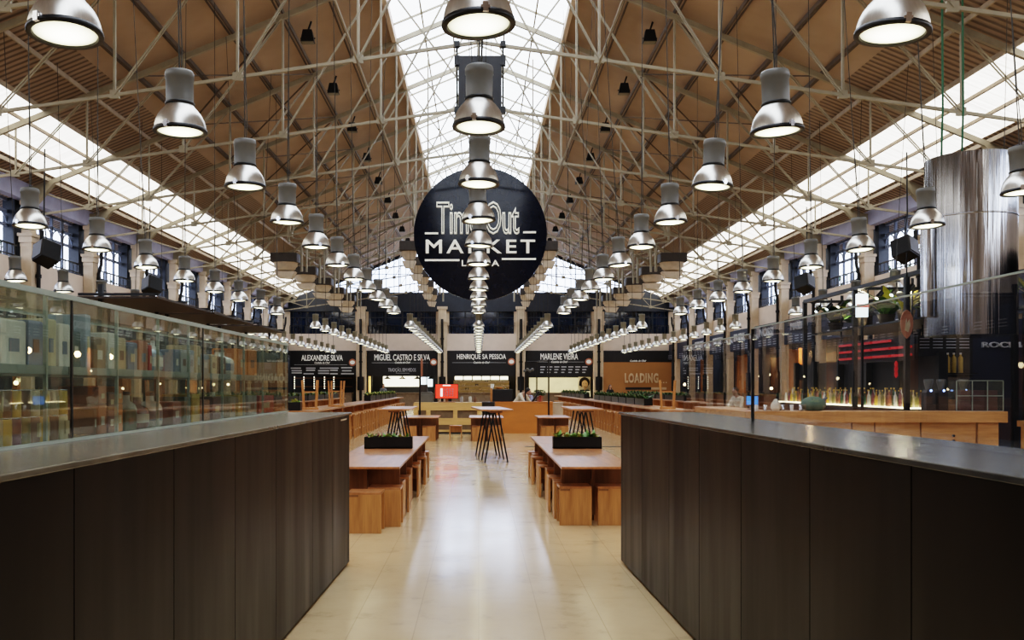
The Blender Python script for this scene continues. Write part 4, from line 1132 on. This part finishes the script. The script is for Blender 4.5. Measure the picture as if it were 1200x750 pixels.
while y < 54:
    bar_stool(4.66+random.uniform(-.03,.03), y, 0, random.uniform(-.08,.08), 'wooden bar stool drawn up to the right high bar, %s from the camera' % ORD[i], 'bar stools at the right high bar'); i += 1; y += .76
bar_stool(-4.27, 23.1, 1.74, .25, 'upturned wooden bar stool with legs in the air on the left high bar, nearer one', 'upturned bar stools', True)
bar_stool(-3.98-.12, 26.3, 1.74, -.1, 'upturned wooden bar stool with legs in the air on the left high bar, farther one', 'upturned bar stools', True)
bar_stool(4.88, 23.6, 1.74, -.15, 'upturned wooden bar stool with legs in the air on the right high bar', 'upturned bar stools', True)
def planter_row(xs, y0, y1, n, label, grp, L=None):
    step = (y1-y0)/n; L = L or step-.12
    first = None
    for i in range(n):
        y = y0 + step*(i+.5); lab = '%s, %s from the camera' % (label, ORD[i])
        if first is None:
            first = thing('planter_box', lab, 'planter', (xs, y, 1.0), PI/2, grp); planter(first, L, .26, .21, 40, (('leaf_dk',.7),('leaf_yel',.12)), ll=.2)
        else: dup(first, (xs, y, 1.0), PI/2, lab)
planter_row(5.1, 27.4, 39.4, 7, 'black planter of leaves, near part of right high bar', 'planters on the right high bar')
planter_row(5.1, 43., 55., 6, 'black planter of leaves, far part of right high bar', 'planters on the right high bar')
planter_row(-4.4, 36., 47.4, 6, 'black planter of green leaves on the left high bar', 'planters on the left high bar')
planter_row(-7.05, 25., 45., 10, 'black planter of green leaves on the second left bar', 'planters on the second left bar')
planter_row(8.25, 36., 50., 7, 'black planter of green leaves on the second right bar', 'planters on the second right bar')
t = thing('planter_box', 'short black planter with yellow green leaves at the near end of the left high bar', 'planter', (-4.45, 22.1, 1.0)); planter(t, .3, .26, .2, 14, (('leaf',.5),('leaf_yel',.5)), ll=.13)

# ------------------------------------------------------------------ canopies at the left
for i, (y0, y1) in enumerate(((20.9,25.1),(25.4,29.8),(30.6,34.6))):
    t = thing('canopy', 'flat dark brown canopy on black posts over the left stalls, %s from the camera' % ORD[i], 'canopy', (-8.25, (y0+y1)/2, 0), 0, 'left stall canopies')
    h = EYE+2.0; hy = (y1-y0)/2
    obj('canopy_sheet', MB().box(-.95, .9, -hy, hy, h, h+.05), M['canopy'], t)
    q = MB()
    for yy in (-hy, 0, hy): q.bar((-.95, yy*.96, h+.1), (.9, yy*.96, h+.1), .06)
    obj('ribs', q, M['black'], t)
    for yy in (-hy+.25, hy-.25): obj('post', MB().bar((-.5, yy, 0), (-.5, yy, h+.35), .1), M['black'], t)
    sc_ = obj('stall_counter', MB().box(-.8, .2, -hy+.5, hy-.5, 0, 1.05).box(-.85, .25, -hy+.45, hy-.45, 1.05, 1.1), M['wood_d'], None, (-8.6, (y0+y1)/2, 0)); tag(sc_, 'dark wooden stall counter beneath the left canopies, %s from the camera' % ORD[i], 'counter', 'left stall counters')

# ------------------------------------------------------------------ bar at the right
t = thing('wooden_bar', 'wooden bar with thick slab top beyond the right glass screen', 'bar', (0, 17.8, 0))
obj('bar_top', MB().box(5.2, 10.32, 0, .75, .88, 1.10), M['wood_x'], t, bevel=.01)
obj('side_top', MB().box(5.2, 5.95, .75, 4.2, .88, 1.10), M['wood_x'], t, bevel=.01)
for k, (a, b) in enumerate(((5.35,6.35),(6.38,7.3),(7.33,7.75),(7.78,8.65),(8.68,9.75))): obj('front_panel', MB().box(a, b, .1, .14, .05, .88), M['wood_x'], t, bevel=.004)
obj('end_panel', MB().box(9.78, 10.18, .08, .7, .0, .88), M['wood_x'], t)
obj('carcass', MB().box(5.4, 9.8, .14, .65, 0, .88).box(5.4, 5.85, .65, 4.1, 0, .88), M['wood_d'], t)
q = MB()
for z in (.62, .52): q.tube([(9.3, .06, z), (9.3, .1, z)], .025, 8)
obj('knob', q, M['black'], t)
# back bar with lit bottle shelf along the hall
t = thing('back_bar', 'dark back bar shelf unit with a lit bottle shelf behind the wooden bar', 'shelf', (9.5, 23.5, 0))
obj('cabinet', MB().box(-.35, .35, -4.2, 4.6, 0, 1.1), M['dark'], t); obj('lit_shelf', MB().box(-.32, .3, -4.1, 4.5, 1.1, 1.13), emis('glowing_shelf', (1.,.82,.48), 5., .6, 2.), t)
obj('back_panel', MB().box(.36, .42, -4.2, 4.6, 1.1, 2.25), M['dark'], t)
for y in (-4.2, -2.4, -.6, 1.2, 3., 4.6): obj('upright', MB().box(.2, .36, y-.05, y+.05, 1.1, 2.3), M['black'], t)
first = {}
cols = ['olive','green','gold','brown','white','beige','terracotta','plum']
for row in range(2):
    for k in range(46):
        c_ = cols[(k*5+row*3) % len(cols)]; y = 19.6 + k*.18 + random.uniform(-.03,.03); x = 9.3 + .2*row + random.uniform(-.03,.03); hh = random.choice((.32,.37,.42))
        lab = '%s liquor bottle on the lit back bar shelf behind the wooden bar' % c_; grp = '%s bottles on the lit back bar' % c_
        key = (c_, hh)
        if key not in first:
            b = thing('bottle', lab, 'bottle', (x, y, 1.131), 0, grp)
            obj('glass_body', MB().lathe([(.036,0),(.04,.01),(.04,hh*.58),(.03,hh*.68),(.014,hh*.76),(.014,hh*.94)], 10), C(c_+' bottle glass', PAL[c_], .12), b)
            obj('cap', MB().lathe([(.017,hh*.92),(.017,hh),(.014,hh+.003)], 8), C('gold', PAL['gold']), b)
            first[key] = b
        else: dup(first[key], (x, y, 1.131), 0, lab, grp)
# red menu boards above
t = thing('menu_board', 'row of slanting red lit menu strips hanging over the back bar', 'sign', (9.2, 21.2, EYE))
for k in range(4):
    y0 = -1.75 + k*.98
    q = MB()
    for r in range(3): 
        if k < 1 and r == 2: continue
        q.box(-.03, .03, y0, y0+.86, .64+r*.17, .69+r*.17)
    obj('lit_strip', q, M['redneon'], t)
obj('board', MB().box(.03, .08, -1.85, 2.2, .55, 1.1), M['dark'], t)
q = MB().box(-.035, -.03, -1.2, -1.1, .66, .68)
obj('hanger', MB().bar((.05,-1.7,1.1),(.05,-1.7,2.3),.03).bar((.05,2.1,1.1),(.05,2.1,2.3),.03), M['black'], t)
tag(obj('red_lantern', MB().box(-.03,.03,-.03,.03,0,.1).box(-.03,.03,-.03,.03,.12,.22).box(-.03,.03,-.03,.03,.24,.32).box(-.012,.012,-.02,.02,-.03,.36), M['redneon'], None, (X_(1050,21.), 21.0, Z_(441,21.))), 'narrow vertical red lit strip above the bottles', 'lamp')
# black steel canopy frame with plants and spots
t = thing('steel_pergola', 'black steel frame over the wooden bar carrying plants and spotlights', 'frame', (0, 0, 0))
zf = EYE+2.32
q = MB()
for x in (9.0, 10.8): q.bar((x, 18.4, zf), (x, 25.2, zf), .09, .09)
for y in (18.4, 21.8, 25.2): q.bar((9.0, y, zf), (10.8, y, zf), .07, .07)
obj('beam', q, M['black'], t)
for x, y in ((9.0,19.2),(9.0,21.85),(9.0,25.2),(10.8,18.4),(10.8,21.8),(10.8,25.2)): obj('post', MB().bar((x, y, 0), (x, y, zf), .1), M['black'], t)
for i in range(9):
    y = 18.7+.75*i
    sp_ = thing('spotlight', 'small black spotlight under the steel frame over the bar, %s from the camera' % ORD[i], 'spotlight', (9.25, y, zf-.2), 0, 'spotlights on the bar frame')
    obj('spot_body', MB().tube([(0,0,.02),(-.14,-.05,-.12)], .055, 10), M['black'], sp_); obj('spot_lens', MB().tube([(-.14,-.05,-.12),(-.145,-.052,-.126)], .045, 10), M['lightbox_b'] if i % 3 else M['lightbox'], sp_); obj('stem', MB().bar((0,0,.02),(0,0,.17),.03), M['black'], sp_)
for y in (19.6, 22.2):
    ld = bpy.data.lights.new('bar_spot_light', 'POINT'); ld.energy = 45; ld.color = (1.,.85,.55); ld.shadow_soft_size = .1
    lo = bpy.data.objects.new('bar_spot_light', ld); COL.objects.link(lo); lo.location = (9.15, y, zf-.3)
def bigplant(x, y, z, label, n=16, L=.8, mt='leaf', wd=.16):
    t = thing('potted_plant', label, 'plant', (x, y, z))
    obj('pot', MB().lathe([(.14,0),(.2,.26),(.18,.26),(.15,.2)], 14), M['soil'], t)
    for mname, fr in ((mt,.6),('leaf_dk',.5),('leaf_yel',.2)):
        q = MB()
        for k in range(int(n*fr)): leafblade(q, (random.uniform(-.08,.08), random.uniform(-.08,.08), .22), random.uniform(0,6.28), random.uniform(.1,.8), L*random.uniform(.6,1.15), wd, random.uniform(.3,1.1), 5)
        obj('foliage', q, M[mname], t)
pl = obj('plant_shelf', MB().box(9.1, 10.7, 18.5, 25.1, EYE+1.38, EYE+1.42), M['black'], t)
pz = EYE+1.42
for i, (x, y, L, mt, wd, lab) in enumerate(((9.5,20.3,.75,'leaf_yel',.09,'spiky yellow green plant on the bar frame nearest the steel duct'),(9.6,21.5,.8,'leaf',.3,'broad leaved plant on the bar frame behind the spiky plant'),(9.5,22.6,.7,'leaf_dk',.25,'dark leafy plant in the middle of the bar frame'),(9.5,24.3,.75,'leaf_dk',.28,'dark leafy plant at the far end of the bar frame'),(10.2,19.5,.6,'leaf_yel',.1,'pale spiky plant on the bar frame right of the steel duct'))):
    bigplant(x, y, pz, lab, 18, L, mt, wd)
bigplant(10.9, 17.95, EYE+1.55, 'bright green spiky plant at the right edge of the picture above the dark kiosk', 22, .75, 'leaf', .09)
tag(obj('plant_bracket', MB().box(-.35,.35,-.3,.3,-.05,0).bar((0,.25,-.05),(0,.25,-EYE-1.55),.08), M['black'], None, (10.9,17.95,EYE+1.55)), 'black bracket shelf holding the spiky plant at the right edge', 'shelf')
# glowing white sign
t = thing('light_sign', 'small white and red glowing box sign on a post left of the steel duct', 'sign', (X_(1010,20.8), 20.8, 0))
z0, z1 = Z_(371.5,20.8), Z_(344.5,20.8)
obj('light_box', MB().box(-.12, .12, -.05, .05, z0, z1), M['lightbox_b'], t); obj('red_stripe', MB().box(-.14, .14, -.06, -.05, (z0+z1)/2-.05, (z0+z1)/2+.03), M['redneon'], t)
obj('post', MB().bar((.02,.03,0),(.02,.03,z0),.05), M['black'], t)
# shield sign
t = thing('shield_sign', 'orange brown shield shaped hanging sign left of the steel duct base', 'sign', (X_(1063,18.5), 18.5, Z_(380,18.5)))
sh_ = [(0,.30),(.07,.24),(.115,.12),(.12,0),(.1,-.14),(.05,-.24),(0,-.29),(-.05,-.24),(-.1,-.14),(-.12,0),(-.115,.12),(-.07,.24)]
obj('shield', MB().prism([(a*1.05,b) for a, b in sh_], .03, 'y', 0), C('terracotta', PAL['terracotta']), t); obj('emblem', MB().prism([(-.05,-.12),(.02,-.16),(.06,-.02),(.04,.1),(.0,.02),(-.02,.12)], .02, 'y', -.02), C('beige', PAL['beige']), t)
obj('hanger', MB().bar((0,.015,.29),(0,.015,1.45),.02), M['black'], t)
# polished steel duct
t = thing('steel_duct', 'large polished steel cylinder duct hanging over the wooden bar', 'duct', (X_(1137,17.3), 17.3, 0))
zb, zt = Z_(394,17.3), Z_(187,17.3); r = .79
obj('drum', MB().lathe([(r,zb),(r,zb+2.2)], 64).lathe([(r-.004,zb+2.2),(r-.004,zt)], 64), M['duct'], t)
obj('seam_band', MB().lathe([(r-.002,zb+2.2),(r+.008,zb+2.2),(r+.008,zb+2.23),(r-.002,zb+2.23)], 64, cap=False), M['duct'], t)
obj('flue', MB().lathe([(.13,Z_(372,17.3)),(.13,Z_(262,17.3))], 24, (-r-.06,-.1,0)), M['duct'], t)
for i, px in enumerate((1103, 1127)):
    x = X_(px,17.3); 
    lx = x - t.location.x
    obj('hanging_cable', MB().tube([(lx,0,zt-.02),(lx+.03,0,zt+1.),(lx,0,roofz(x)-.02)], .022, 6), M['green_wire'], t)['label'] = 'green hanging cable'
# things on the wooden bar
t = thing('display_box', 'clear glass display box with dark red packs on the right end of the bar', 'display case', (X_(1142,18.2), 18.2, 1.10))
hw = .46; hh = .60
obj('glass_shell', MB().box(-hw, hw, -.2, -.195, 0, hh).box(-hw, -hw+.006, -.2, .2, 0, hh).box(hw-.006, hw, -.2, .2, 0, hh).box(-hw, hw, -.2, .2, hh-.006, hh), M['glass'], t)
q = MB()
for z in (0, .3, hh): q.box(-hw, hw, -.205, -.19, z-.008, z+.008)
for x in (-hw, -.15, .15, hw): q.box(x-.008, x+.008, -.205, -.19, 0, hh)
obj('frame', q, M['case_frame'], t)
for k in range(6):
    tag(obj('pack', MB().box(-.11,.11,-.1,.1,0,.2).box(-.112,.112,-.102,-.1,.06,.14), C('plum', PAL['plum']), None, (X_(1142,18.2)-.2+.26*(k % 3), 18.25, 1.102+.21*(k//3))), 'dark red pack inside the glass box on the wooden bar', 'pack', 'red packs in the glass box')
for i, px in enumerate((1088, 1103, 1129)):
    t = thing('coffee_grinder', 'dark coffee grinder with a blue light on the wooden bar, %s from the left' % ORD[i], 'grinder', (X_(px,18.45), 18.45, 1.10), 0, 'coffee grinders on the bar')
    obj('grinder_body', MB().box(-.09,.09,-.1,.12,0,.36).prism([(-.09,.36),(.09,.36),(.06,.42),(-.06,.42)], .2, 'y', -.1), M['unit_dk'], t); obj('hopper', MB().lathe([(.05,.42),(.09,.58),(.09,.62),(.08,.63)], 14), M['housing'], t); obj('blue_light', MB().ball((0,-.11,.40), .022, n=8, m=6), M['blue_led'], t)
# shelf with yellow bottles
t = thing('wall_shelf', 'dark menu panel with a shelf of tall yellow bottles right of the red menu', 'shelf', (X_(1112,20.5), 20.5, Z_(437,20.5)))
obj('panel', MB().box(-.62,.62,.16,.2,-.1,.85), M['dark'], t); obj('shelf_board', MB().box(-.6,.6,-.1,.16,-.03,0), M['black'], t)
q = MB()
for r in range(4):
    for k in range(4): q.box(-.58+.3*k, -.36+.3*k, .15, .16, .56+.07*r, .58+.07*r)
obj('small_lettering', q, M['letter_dim'], t); obj('hanger', MB().bar((-.5,.18,.85),(-.5,.18,1.7),.03).bar((.5,.18,.85),(.5,.18,1.7),.03), M['black'], t)
for i, px in enumerate((1105, 1112, 1119, 1127)):
    b = thing('bottle', 'tall yellow bottle on the dark shelf right of the red menu, %s from the left' % ORD[i], 'bottle', (X_(px,20.4), 20.45, Z_(437,20.5)), 0, 'yellow bottles on the dark shelf')
    obj('bottle_body', MB().lathe([(.045,0),(.05,.01),(.05,.34),(.02,.38),(.02,.42)], 12), C('gold', PAL['gold'], .2), b); obj('cap', MB().lathe([(.024,.41),(.024,.45)], 10), M['white'], b)
# dark kiosk at the far right
t = thing('dark_kiosk', 'dark kiosk wall panel at the right edge beside the wooden bar', 'kiosk', (X_(1190,20.), 21.0, 0))
obj('panel', MB().box(-.7, 1.6, .0, .1, 0, Z_(372,20.6)), M['navy'], t)
o = obj('lettering', text_mesh('ROCILIA', 1.1, .13, M['letter_dim']), None, t, (.35, -.02, Z_(404,21.0)))
tag(obj('side_counter', MB().box(-.2,1.5,-.3,.3,.80,.92).box(-.15,1.4,-.25,.25,0,.8), M['wood_x'], None, (10.75,17.6,0)), 'lower wooden counter right of the wooden bar at the edge of the picture', 'counter')
for k, c_ in enumerate(('red', 'grey')):
    t = thing('crate', '%s plastic bottle crate in the stack at the right edge, %s' % (c_, ('lower one','upper one')[k]), 'crate', (10.78, 17.0, .34*k), 0, 'crates at the right edge')
    q = MB()
    for (x0, x1, y0, y1) in ((-.24,.24,-.18,-.165),(-.24,.24,.165,.18),(-.24,-.225,-.18,.18),(.225,.24,-.18,.18)):
        for z in (0., .11, .22): q.box(x0, x1, y0, y1, z, z+.08)
        q.box(x0, x0+.02, y0, y1, 0, .335).box(x1-.02, x1, y0, y1, 0, .335)
    obj('slatted_walls', q, C(c_, PAL[c_]), t); obj('crate_base', MB().box(-.24,.24,-.18,.18,0,.02), C(c_, PAL[c_]), t)
# small things along the far part of the bar
t = thing('tablet', 'blue lit tablet on a stand on the far part of the wooden bar', 'screen', (5.75, 19.2, 1.10))
obj('blue_display', MB().box(-.12,.12,-.01,.0,.1,.28), M['blue_led'] if False else emis('blue_display', (.08,.3,.9), .8), t); obj('tablet_back', MB().box(-.13,.13,0,.02,.08,.3), M['black'], t); obj('stand', MB().bar((0,.01,0),(0,.01,.12),.04).box(-.08,.08,-.06,.08,0,.015), M['black'], t)
for k in range(12):
    tag(obj('drinking_glass', MB().lathe([(.03,0),(.038,.12),(.035,.12),(.028,.008)], 10), M['chrome'] if k % 2 else M['white'], None, (5.5+.11*(k % 6)*1.6+.4*(k//6), 18.1+.14*(k//6), 1.101)), 'small upturned glass in the group on the left part of the wooden bar', 'glass', 'glasses on the wooden bar')
t = thing('green_bag', 'soft grey green sack lying on the wooden bar top', 'bag', (X_(953,18.2), 18.2, 1.10))
obj('sack', MB().ball((0,0,.13), .26, .2, .16), mat('sage_cloth', (.14,.19,.14), .9, 0, .2, 6.), t); obj('tie', MB().tube([(.18,0,.2),(.27,0,.26)], .03, 6), M['grey_cloth'], t)
tag(obj('pear_lamp', MB().lathe([(.05,0),(.1,.05),(.1,.12),(.05,.2),(.02,.24)], 14), M['cream_cloth'], None, (X_(909,18.1), 18.1, 1.10)), 'cream pear shaped vase on the wooden bar top', 'vase')

# ------------------------------------------------------------------ people
def skin_mesh(verts, edges, radii, m, sub=1, root=0):
    me = bpy.data.meshes.new('skin_tmp'); me.from_pydata([tuple(v) for v in verts], edges, [])
    o = bpy.data.objects.new('skin_tmp', me); COL.objects.link(o)
    md = o.modifiers.new('skin', 'SKIN'); md.use_smooth_shade = True
    for i, sv in enumerate(me.skin_vertices[0].data):
        r = radii[i]; sv.radius = r if isinstance(r, tuple) else (r, r); sv.use_root = (i == root)
    ss = o.modifiers.new('sub', 'SUBSURF'); ss.levels = sub; ss.render_levels = sub
    dg = bpy.context.evaluated_depsgraph_get()
    out = bpy.data.meshes.new_from_object(o.evaluated_get(dg))
    bpy.data.objects.remove(o); bpy.data.meshes.remove(me)
    out.materials.clear(); out.materials.append(m)
    return out
def join_mb(me, mb):
    bm = bmesh.new(); bm.from_mesh(me)
    t2 = bpy.data.meshes.new('t'); t2.from_pydata(mb.v, [], mb.f); bm.from_mesh(t2)
    bmesh.ops.recalc_face_normals(bm, faces=bm.faces); bm.to_mesh(me); bm.free(); bpy.data.meshes.remove(t2)
    for p in me.polygons: p.use_smooth = True
    me.update()
def person(label, loc, rz, lean=0., shirt='cream_cloth', trousers='dark_cloth', hair='short', armfwd=.5, headdown=.2, sc=1.):
    t = thing('person', label, 'person', loc, rz); t.scale = (sc, sc, sc)
    # local: facing -Y, feet at z=0; the upper body pivots about the hips by lean (forward)
    hip = Vector((0, .0, .93)); R = Matrix.Rotation(lean, 3, 'X')
    def up(x, y, z): return hip + R @ (Vector((x, y, z)) - hip)
    V = [hip, up(0,0,1.08), up(0,0,1.25), up(0,.01,1.40), up(0,0,1.50), up(0,-.02-headdown*.1,1.57)]
    E = [(0,1),(1,2),(2,3),(3,4),(4,5)]; Rr = [(.15,.11),(.135,.10),(.15,.105),(.12,.085),(.052,.052),(.05,.05)]
    hands = []
    for sx in (-1, 1):
        b = len(V)
        sh = up(sx*.18,.01,1.41); el = sh + Vector((sx*.05, -.22*armfwd, -.26)); wr = el + Vector((-sx*.03, -.24*(.35+armfwd), -.20+.12*armfwd)); hd = wr + (wr-el).normalized()*.08
        V += [sh, el, wr, hd]; E += [(3,b),(b,b+1),(b+1,b+2),(b+2,b+3)]; Rr += [.055,.042,.027,(.035,.02)]
        hands.append((hd, (wr-el).normalized(), sx))
        l = len(V)
        V += [Vector((sx*.10,0,.86)), Vector((sx*.105,-.02,.48)), Vector((sx*.11,.02,.08)), Vector((sx*.115,-.13,.04))]
        E += [(0,l),(l,l+1),(l+1,l+2),(l+2,l+3)]; Rr += [.085,.06,.042,(.04,.03)]
    body = skin_mesh(V, E, Rr, M['skin'], 1, 0)
    # head
    hc = up(0,-.03-headdown*.12,1.66-headdown*.03); hm = MB()
    hm.ball(hc, .075, .095, .115, 14, 10)
    hf = R @ Vector((0,-1,0)); 
    hm.ball(hc + hf*.098 + Vector((0,0,-.012)), .014, .02, .022, 8, 6)
    for sx in (-1, 1): hm.ball(hc + Vector((sx*.076,.005,-.01)), .012, .02, .03, 8, 6)
    for hd, d, sx in hands:
        side = d.cross(Vector((0,0,1))).normalized()
        for k, L in enumerate((.065,.078,.072,.056)):
            p = hd + side*(k-1.5)*.017; q1 = p + d*L*.55 + Vector((0,0,-.008)); q2 = p + d*L*.9 + Vector((0,0,-.035))
            hm.tube([p, q1, q2], .0085, 6, True, .006)
        p = hd - d*.05; hm.tube([p, p - side*sx*.04 + d*.03, p - side*sx*.05 + d*.065], .010, 6, True, .007)
    join_mb(body, hm); body.name = 'body'
    obj('body', body, None, t)
    # eyes and mouth
    q = MB()
    for sx in (-1, 1): q.ball(hc + hf*.088 + Vector((sx*.03,0,.012)), .011, .008, .007, 8, 6)
    obj('eyes', q, M['hair'], t); obj('mouth', MB().ball(hc + hf*.089 + Vector((0,0,-.055)), .024, .008, .006, 8, 6), mat('lips', (.35,.12,.1), .5), t)
    # clothing follows the same skeleton, slightly larger
    sv = [hip + Vector((0,0,-.03)), up(0,0,1.08), up(0,0,1.25), up(0,.01,1.40), up(0,.0,1.47)]; se = [(0,1),(1,2),(2,3),(3,4)]; sr = [(.17,.13),(.155,.12),(.168,.122),(.138,.1),(.07,.07)]
    for sx in (-1, 1):
        b = len(sv); sh = up(sx*.18,.01,1.41); el = sh + Vector((sx*.05, -.22*armfwd, -.26)); wr = el + Vector((-sx*.03, -.24*(.35+armfwd), -.20+.12*armfwd))
        sv += [sh, el, el.lerp(wr, .35)]; se += [(3,b),(b,b+1),(b+1,b+2)]; sr += [.07,.057,.05]
    o = obj('shirt', skin_mesh(sv, se, sr, M[shirt], 1, 0), None, t); o.data.name = 'shirt'
    tv = [hip]; te = []; tr = [(.165,.125)]
    for sx in (-1, 1):
        b = len(tv); tv += [Vector((sx*.10,0,.84)), Vector((sx*.105,-.02,.48)), Vector((sx*.11,.02,.1))]; te += [(0,b),(b,b+1),(b+1,b+2)]; tr += [.1,.078,.062]
    o = obj('trousers', skin_mesh(tv, te, tr, M[trousers], 1, 0), None, t); o.data.name = 'trousers'
    q = MB(); q.ball(hc + Vector((0,.02,.035)) - hf*.012, .088, .105, .105, 14, 10)
    if hair == 'long':
        q.ball(up(0,.09,1.52), .11, .06, .2, 12, 8)
        for sx in (-1, 1): q.ball(up(sx*.085,.02,1.52), .04, .06, .18, 10, 8)
    obj('hair', q, M['hair'], t)
    fq = MB()
    for sx in (-1, 1): fq.ball((sx*.113,-.06,.04), .05, .13, .042, 10, 6)
    obj('shoes', fq, M['black'], t)
    return t
person('dark haired person in a cream shirt bending over the orange counter', (X_(603,32.4), 32.4, 0), 1.05, .75, 'cream_cloth', 'dark_cloth', 'short', .75, .6, 1.0)
person('person in a lavender shirt leaning behind the orange counter', (X_(620.5,34.2), 34.2, 0), -.3, .85, 'lav_cloth', 'dark_cloth', 'short', .5, .8, .95)
person('person with long dark hair in dark clothes standing before the brown hoarding', (X_(715,58), 58., 0), .2, 0., 'dark_cloth', 'dark_cloth', 'long', .3, .1, .93)
person('person in grey clothes standing in the kiosk with the cream lightbox', (X_(448.5,62), 62., 0), .5, .15, 'grey_cloth', 'dark_cloth', 'short', .5, .2, .98)
person('person in a pale shirt leaning behind the far part of the wooden bar', (X_(868,25.5), 25.5, 0), -.9, .35, 'cream_cloth', 'dark_cloth', 'short', .6, .2, .9)

# ------------------------------------------------------------------ trees outside the gallery windows
tp = None
for s in (-1, 1):
    for i in range(5):
        y = 20.+11.*i + (2.5 if s > 0 else 0)
        lab = 'dark leafed tree outside the %s gallery windows, %s from the camera' % ('left' if s < 0 else 'right', ORD[i])
        if tp is None:
            tp = thing('tree', lab, 'tree', (s*22., y, 0), 0, 'trees outside the gallery')
            obj('trunk', MB().tube([(0,0,0),(.1,.1,3.),(0,.2,5.5)], .22, 8, True, .12).tube([(.1,.1,3.6),(.9,.9,6.2)], .1, 6, True, .04).tube([(.1,.1,4.2),(-.8,-1.,6.8)], .1, 6, True, .04), M['wood_d'], tp)
            q = MB()
            for k in range(420):
                a = random.uniform(0,6.28); b = random.uniform(-1.2,1.3); r = random.uniform(.6,2.0)
                leafblade(q, (math.cos(a)*math.cos(b)*r, math.sin(a)*math.cos(b)*r*1.1, 6.6+math.sin(b)*r*.9), random.uniform(0,6.28), random.uniform(.4,2.2), .42, .22, .5, 2)
            obj('foliage', q, M['leaf_dk'], tp)
        else: dup(tp, (s*22.+random.uniform(-.8,.8), y, 0), random.uniform(0,6), lab)
struct('trim_ground', MB().box(-60, -19, -20, 110, -.2, -.1).box(19, 60, -20, 110, -.2, -.1).box(-19, 19, 77, 110, -.2, -.1), M['grey_slot'])

for o in SC.objects:
    if o.get('label') and len(o['label'].replace('-', ' ').split()) > 16: print('LONG', o.name, o['label'])
